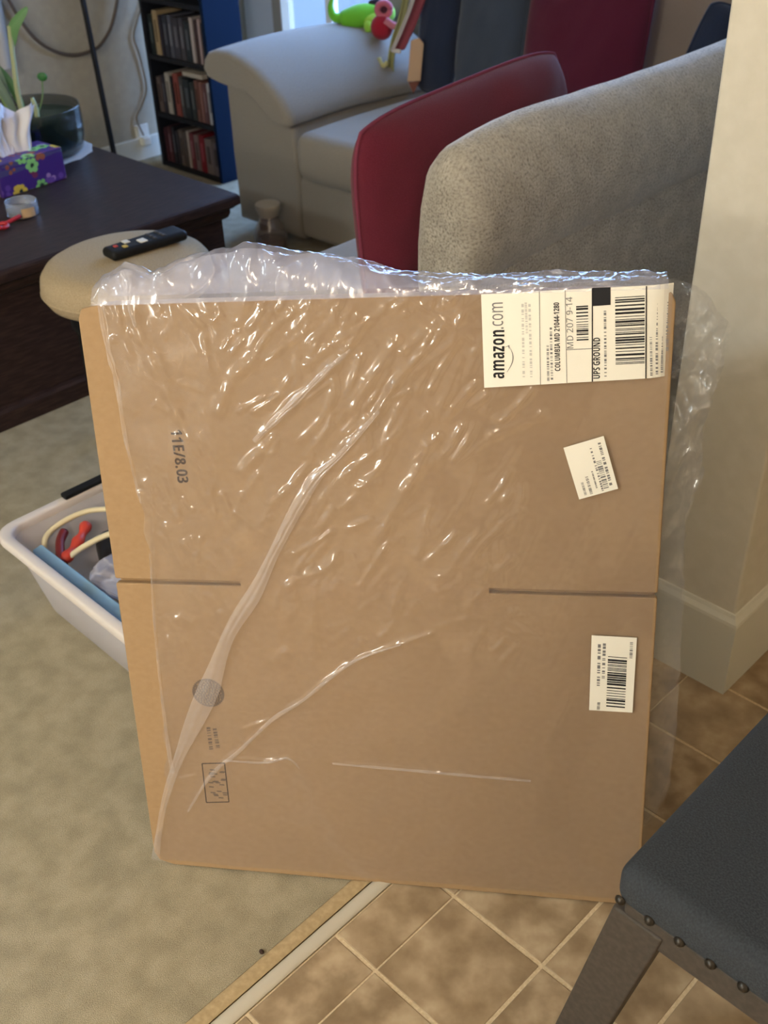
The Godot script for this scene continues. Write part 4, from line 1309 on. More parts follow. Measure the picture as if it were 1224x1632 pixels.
func film(t: Node3D) -> void:
	field.resize(FW * FH)
	var big := FastNoiseLite.new()
	big.seed = 31
	big.frequency = 7.0
	big.fractal_octaves = 2
	# long tension folds, each along its own line
	for e in [
		[[Vector2(0.3706, 0.8792), Vector2(0.3359, 0.8491), Vector2(0.2790, 0.7979), Vector2(0.2323, 0.7538)], 0.0080, 0.0050],
		[[Vector2(0.2683, 0.7719), Vector2(0.2430, 0.7418), Vector2(0.2001, 0.7024)], 0.0076, 0.0046],
		[[Vector2(0.4418, 0.9028), Vector2(0.4252, 0.8782), Vector2(0.4083, 0.8540), Vector2(0.3812, 0.8147), Vector2(0.3661, 0.7858)], 0.0080, 0.0042],
		[[Vector2(0.4116, 0.8299), Vector2(0.3954, 0.8076)], 0.0038, 0.0030],
		[[Vector2(0.4576, 0.8776), Vector2(0.4088, 0.7987), Vector2(0.3550, 0.7391), Vector2(0.3092, 0.6938), Vector2(0.2559, 0.6019), Vector2(0.2165, 0.5255)], 0.0068, 0.0058],
		[[Vector2(0.2165, 0.5255), Vector2(0.2037, 0.5076), Vector2(0.1691, 0.4505), Vector2(0.1300, 0.3568), Vector2(0.0894, 0.2627), Vector2(0.0568, 0.1972)], 0.0080, 0.0050],
		[[Vector2(0.2615, 0.6157), Vector2(0.2276, 0.5350), Vector2(0.1748, 0.4497), Vector2(0.1468, 0.3777), Vector2(0.1085, 0.2907), Vector2(0.0645, 0.2110)], 0.0060, 0.0045],
		[[Vector2(0.0568, 0.1972), Vector2(0.0292, 0.1185), Vector2(0.0041, 0.0213)], 0.0055, 0.0070],
		[[Vector2(0.5020, 0.4733), Vector2(0.4279, 0.4447), Vector2(0.3516, 0.4097), Vector2(0.2749, 0.3416), Vector2(0.2243, 0.3039)], 0.0046, 0.0046],
		[[Vector2(0.2243, 0.3039), Vector2(0.1630, 0.2386), Vector2(0.1355, 0.2141), Vector2(0.1064, 0.1782), Vector2(0.0712, 0.1186)], 0.0046, 0.0046],
		[[Vector2(0.2243, 0.3039), Vector2(0.1987, 0.2931), Vector2(0.1695, 0.2786)], 0.0034, 0.0026],
		[[Vector2(0.1393, 0.2227), Vector2(0.1731, 0.2264), Vector2(0.2051, 0.2229), Vector2(0.2430, 0.2339), Vector2(0.2608, 0.2166)], 0.0030, 0.0034],
		[[Vector2(0.3134, 0.2299), Vector2(0.4213, 0.2264), Vector2(0.5276, 0.2231), Vector2(0.6192, 0.2211)], 0.0030, 0.0040],
		[[Vector2(0.6192, 0.2211), Vector2(0.7076, 0.2234), Vector2(0.7819, 0.2235)], 0.0028, 0.0012],
		[[Vector2(0.0362, 0.1712), Vector2(0.0952, 0.1894)], 0.0032, 0.0030],
		[[Vector2(0.1498, 0.1696), Vector2(0.1645, 0.1853)], 0.0030, 0.0026],
		[[Vector2(0.4387, 0.7739), Vector2(0.4067, 0.7437), Vector2(0.3743, 0.7209), Vector2(0.3383, 0.6884)], 0.0060, 0.0034],
		[[Vector2(0.4287, 0.7571), Vector2(0.4148, 0.7301), Vector2(0.3722, 0.6756), Vector2(0.3414, 0.6479)], 0.0060, 0.0034],
		[[Vector2(0.4803, 0.7658), Vector2(0.4685, 0.7329), Vector2(0.4540, 0.7039), Vector2(0.4358, 0.6762), Vector2(0.4046, 0.6173), Vector2(0.3830, 0.5947)], 0.0085, 0.0044],
		[[Vector2(0.3403, 0.6258), Vector2(0.3061, 0.5999), Vector2(0.2663, 0.5793)], 0.0044, 0.0042],
		[[Vector2(0.3470, 0.5979), Vector2(0.3319, 0.5710), Vector2(0.3165, 0.5577), Vector2(0.2786, 0.5436), Vector2(0.2499, 0.5194)], 0.0080, 0.0044],
		[[Vector2(0.5145, 0.6287), Vector2(0.5020, 0.6106), Vector2(0.4859, 0.5940), Vector2(0.4586, 0.5683)], 0.0050, 0.0036],
		[[Vector2(0.4572, 0.8277), Vector2(0.4230, 0.8143), Vector2(0.3957, 0.7927)], 0.0044, 0.0032],
		[[Vector2(0.4831, 0.9101), Vector2(0.4693, 0.8774), Vector2(0.4435, 0.8500), Vector2(0.4235, 0.8307)], 0.0050, 0.0038],
		[[Vector2(0.5246, 0.7849), Vector2(0.5125, 0.7613), Vector2(0.5021, 0.7419), Vector2(0.4706, 0.7122)], 0.0054, 0.0034],
		[[Vector2(0.0768, 0.9752), Vector2(0.0766, 0.9600), Vector2(0.0848, 0.9135), Vector2(0.0939, 0.8792), Vector2(0.1107, 0.8408)], 0.0085, 0.0042],
		[[Vector2(0.0939, 0.8792), Vector2(0.1107, 0.8408), Vector2(0.1267, 0.7918), Vector2(0.1458, 0.7418)], 0.0085, 0.0042],
		[[Vector2(0.1458, 0.7418), Vector2(0.1581, 0.6917), Vector2(0.1663, 0.6337)], 0.0050, 0.0026],
		[[Vector2(0.2509, 0.8858), Vector2(0.2383, 0.8688), Vector2(0.2103, 0.8474), Vector2(0.1913, 0.8130), Vector2(0.1807, 0.7850)], 0.0090, 0.0046],
		[[Vector2(0.2305, 0.8999), Vector2(0.2077, 0.8771)], 0.0036, 0.0030],
		[[Vector2(0.1987, 0.8825), Vector2(0.2119, 0.9037)], 0.0030, 0.0026],
		[[Vector2(0.1980, 0.9489), Vector2(0.1992, 0.9337), Vector2(0.1848, 0.9189)], 0.0036, 0.0036],
		[[Vector2(0.2553, 0.8204), Vector2(0.2166, 0.7993)], 0.0036, 0.0030],
		[[Vector2(0.2126, 0.7939), Vector2(0.2209, 0.8073)], 0.0036, 0.0034],
		[[Vector2(0.6006, 0.7012), Vector2(0.6009, 0.6742), Vector2(0.5860, 0.6150)], 0.0050, 0.0026],
		[[Vector2(0.5376, 0.5057), Vector2(0.5743, 0.4911), Vector2(0.6457, 0.4459)], 0.0044, 0.0030],
		[[Vector2(0.5259, 0.5103), Vector2(0.5653, 0.5037), Vector2(0.6101, 0.4924)], 0.0036, 0.0026],
		[[Vector2(0.5627, 0.4807), Vector2(0.5879, 0.4687), Vector2(0.6340, 0.4484)], 0.0034, 0.0026],
		[[Vector2(0.5617, 0.5448), Vector2(0.5475, 0.5346), Vector2(0.5223, 0.5062)], 0.0040, 0.0024],
		[[Vector2(0.0826, 0.4673), Vector2(0.0979, 0.4743), Vector2(0.1180, 0.4623)], 0.0080, 0.0044],
		[[Vector2(0.0829, 0.7577), Vector2(0.0755, 0.6717), Vector2(0.0677, 0.5818), Vector2(0.0548, 0.4554), Vector2(0.0636, 0.4210)], 0.0030, 0.0026],
		[[Vector2(0.0622, 0.7007), Vector2(0.0715, 0.6618), Vector2(0.0887, 0.6325)], 0.0036, 0.0026],
		[[Vector2(0.0921, 0.6621), Vector2(0.1001, 0.6504), Vector2(0.1095, 0.6427)], 0.0036, 0.0036],
		[[Vector2(0.1192, 0.6721), Vector2(0.1268, 0.6566), Vector2(0.1370, 0.6470)], 0.0036, 0.0036],
		[[Vector2(0.2052, 0.6778), Vector2(0.2103, 0.6634)], 0.0030, 0.0032],
		[[Vector2(0.2435, 0.6446), Vector2(0.2483, 0.6350)], 0.0036, 0.0036],
		[[Vector2(0.1875, 0.6535), Vector2(0.2167, 0.6296), Vector2(0.2424, 0.6055)], 0.0056, 0.0026],
		[[Vector2(0.4432, 0.9517), Vector2(0.4835, 0.9264), Vector2(0.5239, 0.8969), Vector2(0.5524, 0.8758)], 0.0036, 0.0026],
		[[Vector2(0.4896, 0.8093), Vector2(0.5063, 0.8005), Vector2(0.5130, 0.8039)], 0.0030, 0.0032],
		[[Vector2(0.4742, 0.8773), Vector2(0.4827, 0.8871), Vector2(0.4912, 0.9017)], 0.0036, 0.0034],
	]:
		ridge(e[0], e[1], e[2])
	var r := RandomNumberGenerator.new()
	r.seed = 77
	# small random creases, most of them in the upper left where the film is loose
	for k in 230:
		var p := Vector2(r.randf_range(0.06, 0.58), r.randf_range(0.40, 0.94))
		var ang := deg_to_rad(r.randfn(54.0, 20.0)) if p.x > 0.2 else deg_to_rad(r.randfn(112.0, 16.0))
		var l := r.randf_range(0.025, 0.11)
		var d := Vector2(cos(ang), sin(ang)) * l
		ridge([p, p + d * 0.5 + d.orthogonal() * r.randf_range(-0.06, 0.06), p + d], r.randf_range(0.0042, 0.0076), r.randf_range(0.0012, 0.0034))
	for k in 90:
		var p := Vector2(r.randf_range(0.03, 0.60), 0.945 - absf(r.randfn(0.0, 0.03)))
		var d := Vector2(0.012, 0).rotated(r.randf() * TAU)
		ridge([p, p + d], 0.003, r.randf_range(0.001, 0.003))
	for k in 22:
		var p := Vector2(r.randf_range(0.55, 0.75), r.randf_range(0.05, 0.75))
		var d := Vector2(0.4, 1).normalized() * r.randf_range(0.08, 0.2)
		ridge([p, p + d], r.randf_range(0.006, 0.012), r.randf_range(0.0004, 0.0010))
	var left: Array = [Vector2(0.0386, 0.9637), Vector2(0.0370, 0.9458), Vector2(0.0404, 0.8856), Vector2(0.0455, 0.8498), Vector2(0.0463, 0.7578), Vector2(0.0565, 0.6617), Vector2(0.0605, 0.5611), Vector2(0.0548, 0.4554), Vector2(0.0519, 0.3445), Vector2(0.0447, 0.2275), Vector2(0.0342, 0.1165), Vector2(0.0075, 0.0503), Vector2(0.0099, -0.0030)]
	var f := func(u: float, v: float) -> Vector3:
		var b := lerpf(0.012, 0.955, v)
		var l := maxf(0.006, along(left, b) + 0.003 * sin(b * 90.0))
		var a := lerpf(l, 0.786, u)
		var calm := smoothstep(0.52, 0.60, a) * smoothstep(0.86, 0.80, a)
		var n := (big.get_noise_2d(a, b) + 0.6) * 0.0030
		return pb(a, b, 0.0022 + lerpf(n, 0.0004, calm * 0.8) + height(a, b))
	part(t, "plastic_film", grid(300, 400, f), M.wrap)
	# pleated bands where the film is gathered into several layers
	part(t, "film_fold", band([Vector2(0.4088, 0.7987), Vector2(0.3550, 0.7391), Vector2(0.3092, 0.6938), Vector2(0.2559, 0.6019), Vector2(0.2165, 0.5255), Vector2(0.1691, 0.4505), Vector2(0.1300, 0.3568), Vector2(0.0853, 0.2624), Vector2(0.0568, 0.1972), Vector2(0.0292, 0.1185), Vector2(0.0046, 0.0161)], [0.004, 0.010, 0.016, 0.018, 0.020, 0.022, 0.030, 0.026, 0.012, 0.011, 0.013], 0.0090, 1.0), M.wrap_fold)
	part(t, "film_fold", band([Vector2(0.4279, 0.4447), Vector2(0.3516, 0.4097), Vector2(0.2749, 0.3416), Vector2(0.2243, 0.3039), Vector2(0.1630, 0.2386), Vector2(0.1355, 0.2141), Vector2(0.1064, 0.1782), Vector2(0.0712, 0.1186)], [0.002, 0.005, 0.006, 0.007, 0.006, 0.007, 0.006, 0.003], 0.0078, 2.0), M.wrap_fold)
	part(t, "film_fold", band([Vector2(0.3741, 0.8825), Vector2(0.3360, 0.8508), Vector2(0.2791, 0.7997), Vector2(0.2325, 0.7556)], [0.004, 0.008, 0.012, 0.006], 0.0080, 3.0), M.wrap_fold)
	part(t, "film_fold", band([Vector2(0.0374, 0.9552), Vector2(0.0404, 0.8856), Vector2(0.0461, 0.8408), Vector2(0.0481, 0.7578), Vector2(0.0584, 0.6617)], [0.010, 0.008, 0.008, 0.005, 0.003], 0.0080, 4.0), M.wrap_fold)
	part(t, "film_fold", band([Vector2(0.0794, 0.9960), Vector2(0.0783, 0.9600), Vector2(0.0829, 0.9196)], [0.016, 0.010, 0.004], 0.0096, 5.0), M.wrap_fold)
	part(t, "film_fold", band([Vector2(0.1393, 0.2227), Vector2(0.2051, 0.2229), Vector2(0.2430, 0.2339), Vector2(0.2608, 0.2166)], [0.003, 0.004, 0.004, 0.003], 0.0066, 6.0), M.wrap_fold)
	part(t, "film_fold", band([Vector2(0.3134, 0.2299), Vector2(0.4213, 0.2264), Vector2(0.5276, 0.2231), Vector2(0.6192, 0.2211)], [0.003, 0.005, 0.005, 0.004], 0.0066, 7.0), M.wrap_fold)
	part(t, "film_fold", band([Vector2(0.0620, 0.5816), Vector2(0.0548, 0.4554), Vector2(0.0519, 0.3445), Vector2(0.0515, 0.2518), Vector2(0.0531, 0.1921)], [0.003, 0.004, 0.004, 0.006, 0.008], 0.0074, 8.0), M.wrap_fold)
	# loose film puffed up over the top edge
	var crest: Array = [Vector2(0.964, 0.80), Vector2(0.967, 0.732), Vector2(0.967, 0.652), Vector2(0.970, 0.539), Vector2(0.978, 0.440), Vector2(0.988, 0.407), Vector2(1.007, 0.324), Vector2(1.020, 0.241), Vector2(1.012, 0.18), Vector2(1.004, 0.144), Vector2(0.988, 0.108), Vector2(0.999, 0.069), Vector2(0.988, 0.038), Vector2(0.965, 0.02)]
	var cr := FastNoiseLite.new()
	cr.seed = 9
	cr.frequency = 16.0
	cr.fractal_type = FastNoiseLite.FRACTAL_RIDGED
	cr.fractal_octaves = 3
	var soft := FastNoiseLite.new()
	soft.seed = 10
	soft.frequency = 11.0
	var puffs := []
	for layer in 2:
		var g := func(u: float, v: float) -> Vector3:
			var a := lerpf(0.024 + 0.010 * layer, 0.780 - 0.01 * layer, u)
			var c := along(crest, a)
			var w := sin(PI * pow(v, 0.8))
			var n := cr.get_noise_3d(a, v * 0.10, layer * 3.0)
			var b := 0.950 + (c - 0.950 - 0.006 * layer) * pow(maxf(w, 0.0), 0.75) + (0.005 * n + 0.006 * soft.get_noise_2d(a, v * 0.08 + layer)) * w
			var o := lerpf(0.0075, -0.060, v) + 0.008 * n * w + (0.012 * (1 - v) * w) * soft.get_noise_2d(a * 0.6, 5.0)
			return pb(a, b, o)
		puffs.append(grid(320, 40, g))
	part(t, "film_gather", joined(puffs), M.wrap_puff)
	# the bag's spare width standing out beyond the right edge
	var edge: Array = [Vector2(0.7803, 0.9657), Vector2(0.8190, 0.9467), Vector2(0.8338, 0.9362), Vector2(0.8446, 0.9171), Vector2(0.8664, 0.8984), Vector2(0.8582, 0.8625), Vector2(0.8518, 0.8217), Vector2(0.8415, 0.7629), Vector2(0.8424, 0.6934), Vector2(0.8257, 0.6302), Vector2(0.8319, 0.4687), Vector2(0.8336, 0.3149), Vector2(0.8291, 0.2056), Vector2(0.8018, 0.1351)]
	edge[0].y = 0.985
	var flaps := []
	for layer in 2:
		var g2 := func(u: float, v: float) -> Vector3:
			var b := lerpf(edge[-1].y, 0.970, v) - 0.022 * u * smoothstep(0.9, 1.0, v)
			var out := along(edge, b) + 0.004 * soft.get_noise_2d(b * 3.0, layer)
			var a := lerpf(0.752, out, u)
			var n := cr.get_noise_3d(a * 0.9, b * 0.6, 9.0 + layer * 2.0)
			var loose := smoothstep(0.55, 0.85, b) * 0.8 + 0.2
			return pb(a, b, -0.022 - 0.014 * layer + (0.016 * n + 0.010 * soft.get_noise_2d(a, b + layer)) * loose * smoothstep(0.0, 0.35, u))
		flaps.append(grid(50, 240, g2))
	part(t, "film_edge", joined(flaps), M.wrap_edge)


# how far the shipping label's right end lies back, at a place across the parcel
func bend_at(a: float) -> float:
	var u := remap(a, 0.548, 0.7875, 0.0, 1.0)
	return -0.010 * pow(maxf(0.0, (u - 0.86) / 0.14), 2.0)


func labels(t: Node3D) -> void:
	# the large shipping label, its right end bent back round the parcel's edge
	var o := 0.0072
	var bend := func(u: float, _v: float) -> float: return -0.010 * pow(maxf(0.0, (u - 0.86) / 0.14), 2.0)
	var big := part(t, "shipping_label", sheet([Vector2(0.5460, 0.9503), Vector2(0.7871, 0.9556), Vector2(0.7880, 0.8393), Vector2(0.5498, 0.8283)], o, 20, 8, 0.0006, bend), M.paper, "large white shipping label")
	var w := 0.0004
	part(big, "lettering", written("amazon", Vector2(0.5762, 0.8406), Vector2(0.5759, 0.9039), 0.0148, o + w, true), M.print)
	part(big, "lettering", written(".com", Vector2(0.5750, 0.9055), Vector2(0.5741, 0.9392), 0.0142, o + w), M.print_grey)
	var smile := []
	for k in 14:
		var s0 := k / 14.0
		var s1 := (k + 1) / 14.0
		var p0 := Vector2(0.5778, 0.8489).lerp(Vector2(0.5784, 0.8843), s0) + Vector2(0.0085 * sin(PI * (s0 * 0.85 + 0.05)), 0)
		var p1 := Vector2(0.5778, 0.8489).lerp(Vector2(0.5784, 0.8843), s1) + Vector2(0.0085 * sin(PI * (s1 * 0.85 + 0.05)), 0)
		var th := 0.0011 * sin(PI * clampf(s0 + 0.1, 0.0, 1.0)) + 0.0003
		smile.append(sheet([p1, p1 + Vector2(th, 0), p0 + Vector2(th, 0), p0], o + w, 1, 1, 0.0001))
	smile.append(sheet([Vector2(0.5752, 0.8811), Vector2(0.5825, 0.8843), Vector2(0.5825, 0.8785), Vector2(0.5808, 0.8826)], o + w, 1, 1, 0.0001))
	part(big, "swoosh", joined(smile), M.print_grey)
	part(big, "rule", joined([sheet([Vector2(0.6193, 0.9521), Vector2(0.6201, 0.9521), Vector2(0.6237, 0.8316), Vector2(0.6229, 0.8316)], o + w, 1, 4, 0.0001), sheet([Vector2(0.6516, 0.9527), Vector2(0.6524, 0.9527), Vector2(0.6578, 0.8337), Vector2(0.6570, 0.8337)], o + w, 1, 4, 0.0001), sheet([Vector2(0.6551, 0.8772), Vector2(0.6878, 0.8782), Vector2(0.6879, 0.8773), Vector2(0.6551, 0.8763)], o + w, 4, 1, 0.0001)]), M.print_grey)
	part(big, "rule", joined([sheet([Vector2(0.6852, 0.9533), Vector2(0.6868, 0.9533), Vector2(0.6909, 0.8349), Vector2(0.6893, 0.8349)], o + w, 1, 4, 0.0001), sheet([Vector2(0.7519, 0.9544), Vector2(0.7534, 0.9544), Vector2(0.7588, 0.8381), Vector2(0.7572, 0.8381)], o + w, 1, 4, 0.0001)]), M.print)
	part(big, "lettering", written("COLUMBIA MD 21044-1280", Vector2(0.6486, 0.8495), Vector2(0.6449, 0.9373), 0.0070, o + w, true), M.print)
	part(big, "lettering", written("UPS GROUND", Vector2(0.6996, 0.8389), Vector2(0.6977, 0.8916), 0.0085, o + w, true), M.print)
	part(big, "lettering", written("MD 207 9-14", Vector2(0.6647, 0.8786), Vector2(0.6613, 0.9439), 0.0082, o + w), M.print_grey)
	# lines of print too small to read
	for e in [[Vector2(0.6318, 0.8365), Vector2(0.6301, 0.8841), 1], [Vector2(0.6366, 0.8381), Vector2(0.6336, 0.9066), 2], [Vector2(0.7052, 0.8413), Vector2(0.7011, 0.9264), 4], [Vector2(0.7634, 0.8413), Vector2(0.7598, 0.8927), 5], [Vector2(0.7704, 0.8428), Vector2(0.7644, 0.9364), 6], [Vector2(0.7767, 0.8444), Vector2(0.7739, 0.8916), 7], [Vector2(0.7821, 0.8716), Vector2(0.7784, 0.9344), 8]]:
		part(big, "fine_print", bars(e[0], e[1], Vector2(0.0030, 0), 22, o + w + bend_at(e[0].x), 200 + e[2]), M.print_grey)
	for e in [[Vector2(0.5999, 0.8419), Vector2(0.5972, 0.9394), 11], [Vector2(0.6097, 0.8418), Vector2(0.6060, 0.9375), 12], [Vector2(0.6033, 0.8992), Vector2(0.6012, 0.9393), 13]]:
		part(big, "fine_print", bars(e[0], e[1], Vector2(0.003, 0), 20, o + w, 220 + e[2]), M.print_pale)
	part(big, "black_square", sheet([Vector2(0.6860, 0.9540), Vector2(0.7086, 0.9542), Vector2(0.7095, 0.9324), Vector2(0.6868, 0.9314)], o + w, 2, 2, 0.0001), M.print)
	part(big, "barcode", bars(Vector2(0.7189, 0.8566), Vector2(0.7145, 0.9424), Vector2(0.0365, 0.0012), 26, o + w, 5), M.print)
	part(big, "barcode", bars(Vector2(0.6684, 0.8882), Vector2(0.6663, 0.9328), Vector2(0.0150, 0.0005), 14, o + w, 6), M.print)
	# the small tilted label
	var small := part(t, "tilted_label", sheet([Vector2(0.6552, 0.7454), Vector2(0.7074, 0.7617), Vector2(0.7294, 0.6888), Vector2(0.6781, 0.6731)], o - 0.001, 8, 8, 0.0006), M.paper, "small tilted white label")
	var q: Array = [Vector2(0.6552, 0.7454), Vector2(0.7074, 0.7617), Vector2(0.7294, 0.6888), Vector2(0.6781, 0.6731)]
	var on := func(u: float, v: float) -> Vector2: return q[0].lerp(q[1], u).lerp(q[3].lerp(q[2], u), v)
	for e in [[0.60, 0.96, 0.10, 0.05, 21], [0.66, 0.93, 0.40, 0.13, 22], [0.82, 0.90, 0.06, 0.07, 23], [0.30, 0.96, 0.62, 0.07, 24], [0.16, 0.95, 0.70, 0.06, 25], [0.48, 0.88, 0.55, 0.04, 26]]:
		var a: Vector2 = on.call(e[0], e[1])
		var b: Vector2 = on.call(e[0], e[2])
		var c: Vector2 = on.call(e[0] + e[3], e[1])
		part(small, "fine_print", bars(a, b, c - a, 16, o - 0.001 + w, e[4]), M.print_grey)
	# the upright barcode label
	var tall := part(t, "barcode_label", sheet([Vector2(0.7019, 0.4692), Vector2(0.7652, 0.4678), Vector2(0.7648, 0.3475), Vector2(0.7024, 0.3481)], o - 0.002, 8, 8, 0.0006), M.paper, "white barcode label near the right edge")
	part(tall, "barcode", bars(Vector2(0.7266, 0.3557), Vector2(0.7260, 0.4384), Vector2(0.0270, -0.0012), 22, o - 0.002 + w, 31), M.print)
	for e in [[Vector2(0.7119, 0.3890), Vector2(0.7111, 0.4577), 41], [Vector2(0.7186, 0.4017), Vector2(0.7181, 0.4600), 42], [Vector2(0.7133, 0.3497), Vector2(0.7137, 0.3623), 43], [Vector2(0.7562, 0.4357), Vector2(0.7559, 0.4615), 44]]:
		part(tall, "fine_print", bars(e[0], e[1], Vector2(0.0042, 0), 12, o - 0.002 + w, e[2]), M.print_grey)


# ---------- the person who holds the camera, behind it; their shade falls over the lower right ----------
# smooth union of tapered capsules, meshed as surface nets; a bone is [from, radius, to, radius]
func flesh(bones: Array, cell: float, k: float) -> ArrayMesh:
	var lo := Vector3.ONE * 1e9
	var hi := -lo
	for e in bones:
		for q in [[e[0], e[1]], [e[2], e[3]]]:
			lo = lo.min(q[0] - Vector3.ONE * (q[1] + k + cell * 2))
			hi = hi.max(q[0] + Vector3.ONE * (q[1] + k + cell * 2))
	var nx := int((hi.x - lo.x) / cell) + 2
	var ny := int((hi.y - lo.y) / cell) + 2
	var nz := int((hi.z - lo.z) / cell) + 2
	var d := PackedFloat32Array()
	d.resize(nx * ny * nz)
	d.fill(1.0)
	for e in bones:
		var a: Vector3 = e[0]
		var b: Vector3 = e[2]
		var ra: float = e[1]
		var rb: float = e[3]
		var m := maxf(ra, rb) + k + cell * 1.5
		var i0 := Vector3i(((a.min(b) - Vector3.ONE * m - lo) / cell).floor()).clamp(Vector3i.ZERO, Vector3i(nx - 1, ny - 1, nz - 1))
		var i1 := Vector3i(((a.max(b) + Vector3.ONE * m - lo) / cell).ceil()).clamp(Vector3i.ZERO, Vector3i(nx - 1, ny - 1, nz - 1))
		var ab := b - a
		var ll := maxf(ab.length_squared(), 1e-9)
		for z in range(i0.z, i1.z + 1):
			for y in range(i0.y, i1.y + 1):
				for x in range(i0.x, i1.x + 1):
					var p := lo + Vector3(x, y, z) * cell
					var t := clampf((p - a).dot(ab) / ll, 0.0, 1.0)
					var v := p.distance_to(a + ab * t) - lerpf(ra, rb, t)
					var i := (z * ny + y) * nx + x
					var w := d[i]
					var h := maxf(k - absf(v - w), 0.0) / k
					d[i] = minf(v, w) - h * h * k * 0.25
	var at := {}
	var verts := PackedVector3Array()
	var idx := PackedInt32Array()
	var sy := nx
	var sz := nx * ny
	var corner := [0, 1, sy, sy + 1, sz, sz + 1, sz + sy, sz + sy + 1]
	var edges := [[0, 1], [2, 3], [4, 5], [6, 7], [0, 2], [1, 3], [4, 6], [5, 7], [0, 4], [1, 5], [2, 6], [3, 7]]
	for z in nz - 1:
		for y in ny - 1:
			for x in nx - 1:
				var i := z * sz + y * sy + x
				var n := 0
				for c in corner:
					if d[i + c] < 0.0:
						n += 1
				if n == 0 or n == 8:
					continue
				var sum := Vector3.ZERO
				var cnt := 0
				for e in edges:
					var d0 := d[i + corner[e[0]]]
					var d1 := d[i + corner[e[1]]]
					if (d0 < 0.0) != (d1 < 0.0):
						var p0 := Vector3(e[0] & 1, (e[0] >> 1) & 1, e[0] >> 2)
						var p1 := Vector3(e[1] & 1, (e[1] >> 1) & 1, e[1] >> 2)
						sum += p0.lerp(p1, d0 / (d0 - d1))
						cnt += 1
				at[i] = verts.size()
				verts.append(lo + (Vector3(x, y, z) + sum / cnt) * cell)
	for i: int in at:
		var s0 := d[i] < 0.0
		for e in [[1, sy, sz], [sy, sz, 1], [sz, 1, sy]]:
			var s1: bool = d[i + e[0]] < 0.0
			if s0 == s1 or not (at.has(i - e[1]) and at.has(i - e[2]) and at.has(i - e[1] - e[2])):
				continue
			var q := [at[i], at[i - e[1]], at[i - e[1] - e[2]], at[i - e[2]]]
			if s0:
				idx.append_array([q[0], q[2], q[1], q[0], q[3], q[2]])
			else:
				idx.append_array([q[0], q[1], q[2], q[0], q[2], q[3]])
	return smooth_mesh(verts, idx)


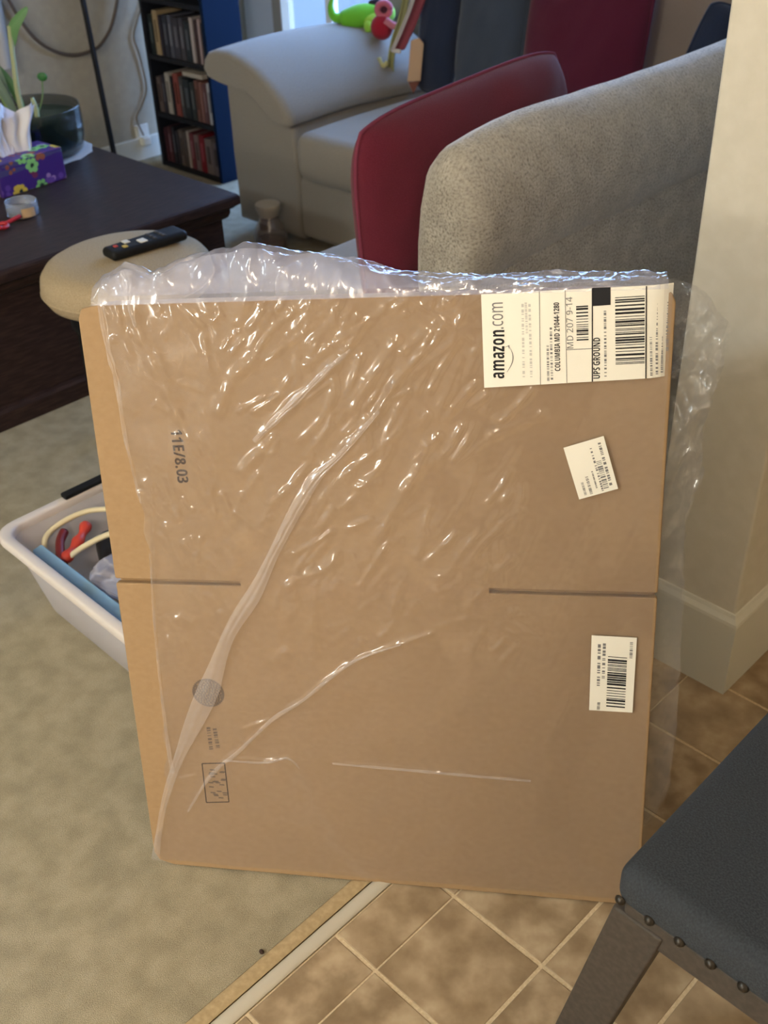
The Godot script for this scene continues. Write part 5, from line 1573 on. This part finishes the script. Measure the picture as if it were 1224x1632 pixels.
func person() -> void:
	var base := Vector3(0.255, 0.0, 0.285)
	var r := Vector3(0.695, 0, -0.72)
	var f := Vector3(-0.72, 0, -0.695)
	var j := func(x: float, y: float, z: float) -> Vector3: return base + r * x + f * z + Vector3(0, y * 1.05, 0)
	var t := thing("person", "standing person in a grey sweater and dark trousers holding up a phone", "person", base)
	var skin := plain(c8(196, 150, 124), 0.6, 0.4)
	var body := []
	var knit := []
	var legs := []
	var shoes := []
	var torso := [[j.call(-0.07, 0.96, 0.0), 0.115, j.call(0.07, 0.96, 0.0), 0.115], [j.call(0, 1.0, 0.0), 0.125, j.call(0, 1.2, 0.01), 0.112], [j.call(-0.075, 1.29, 0.01), 0.10, j.call(0.075, 1.29, 0.01), 0.10], [j.call(-0.14, 1.385, 0.0), 0.058, j.call(0.14, 1.385, 0.0), 0.058]]
	body.append_array(torso)
	body.append_array([[j.call(0, 1.40, 0.0), 0.056, j.call(0, 1.51, 0.03), 0.05], [j.call(0, 1.585, 0.03), 0.086, j.call(0, 1.64, 0.03), 0.082], [j.call(0, 1.575, 0.075), 0.056, j.call(0, 1.525, 0.095), 0.034], [j.call(0, 1.605, 0.112), 0.012, j.call(0, 1.575, 0.137), 0.012], [j.call(-0.012, 1.548, 0.118), 0.007, j.call(0.012, 1.548, 0.118), 0.007], [j.call(-0.032, 1.632, 0.098), 0.014, j.call(0.032, 1.632, 0.098), 0.014]])
	for s in [-1.0, 1.0]:
		body.append([j.call(s * 0.086, 1.60, 0.02), 0.014, j.call(s * 0.088, 1.575, 0.025), 0.010])
		var sh: Vector3 = j.call(s * 0.175, 1.385, 0.0)
		var el: Vector3 = j.call(s * 0.235, 1.125, 0.075)
		var wr: Vector3 = j.call(s * 0.085, 1.36, 0.265)
		var hip: Vector3 = j.call(s * 0.088, 0.93, 0.0)
		var kn: Vector3 = j.call(s * 0.10, 0.50, 0.03)
		var an: Vector3 = j.call(s * 0.11, 0.085, -0.02)
		var toe: Vector3 = j.call(s * 0.135, 0.035, 0.14)
		body.append_array([[sh, 0.052, el, 0.041], [el, 0.041, wr, 0.027], [hip, 0.085, kn, 0.056], [kn, 0.056, an, 0.038]])
		knit.append_array([[sh, 0.064, el, 0.053], [el, 0.053, wr.lerp(el, 0.08), 0.038]])
		legs.append_array([[hip, 0.097, kn, 0.070], [kn, 0.070, an, 0.056]])
		shoes.append([[an + Vector3(0, -0.03, 0), 0.043, toe, 0.036], [j.call(s * 0.105, 0.040, -0.065), 0.038, toe, 0.034]])
		# hand: palm, four fingers bent behind the phone, thumb at the side
		var hand := [[wr, 0.025, wr.lerp(j.call(s * 0.062, 1.42, 0.300), 0.7), 0.024]]
		for k in 4:
			var root: Vector3 = j.call(s * (0.075 - k * 0.002), 1.400 + 0.019 * k, 0.288 + 0.006 * k)
			var l: float = [0.8, 0.95, 1.0, 0.9][k]
			var m1: Vector3 = root + (f * 0.016 - r * s * 0.020 + Vector3(0, 0.006, 0)) * l
			var m2: Vector3 = m1 + (-r * s * 0.024 + f * 0.002) * l
			var tip: Vector3 = m2 + (-r * s * 0.014 - f * 0.006) * l
			hand.append_array([[wr.lerp(root, 0.5), 0.014, root, 0.0095], [root, 0.0095, m1, 0.009], [m1, 0.009, m2, 0.0082], [m2, 0.0082, tip, 0.0072]])
		var th0: Vector3 = wr.lerp(j.call(s * 0.070, 1.40, 0.275), 0.6)
		hand.append_array([[th0, 0.013, j.call(s * 0.055, 1.415, 0.258), 0.0105], [j.call(s * 0.055, 1.415, 0.258), 0.0105, j.call(s * 0.034, 1.44, 0.268), 0.009]])
		part(t, "hand", flesh(hand, 0.004, 0.006), skin)
	for s in [-1.0, 1.0]:
		part(t, "eye", ellipsoid(j.call(s * 0.031, 1.607, 0.106), Vector3(0.011, 0.008, 0.011)), plain(c8(70, 58, 50), 0.2))
	part(t, "body", flesh(body, 0.014, 0.035), skin)
	for e in torso:
		knit.append([e[0], e[1] + 0.013, e[2], e[3] + 0.013])
	part(t, "sweater", flesh(knit, 0.016, 0.04), cloth(c8(112, 112, 116), 111))
	legs.append([j.call(-0.07, 0.95, 0.0), 0.130, j.call(0.07, 0.95, 0.0), 0.130])
	part(t, "trousers", flesh(legs, 0.016, 0.03), cloth(c8(44, 46, 56), 112))
	for e in shoes:
		part(t, "shoe", flesh(e, 0.010, 0.02), plain(c8(40, 38, 38), 0.6))
	part(t, "hair", flesh([[j.call(0, 1.60, 0.0), 0.092, j.call(0, 1.665, 0.02), 0.086], [j.call(0, 1.68, 0.05), 0.068, j.call(0, 1.655, 0.085), 0.04], [j.call(-0.07, 1.58, 0.0), 0.03, j.call(0.07, 1.58, 0.0), 0.03]], 0.010, 0.03), cloth(c8(58, 42, 32), 113))
	# the phone, just behind the point the picture was taken from
	var at := Vector3(0.0, 1.5, 0.0)
	var b := Basis.from_euler(Vector3(-34.82, 45.9, -2.19) * PI / 180.0)
	var ph := thing("phone", "black phone held up in both hands of the standing person", "phone", at + b * Vector3(0, -0.05, 0.03))
	part(ph, "case", joined([[rbox(Vector3(0.074, 0.150, 0.009), 0.0042, Vector3(0.0, -0.045, 0.030), 1, 3), Transform3D(b, at)]]), M.black)
	part(ph, "screen", joined([[rbox(Vector3(0.068, 0.140, 0.001), 0.0004, Vector3(0.0, -0.045, 0.0349), 1, 1), Transform3D(b, at)]]), plain(c8(10, 10, 12), 0.1))
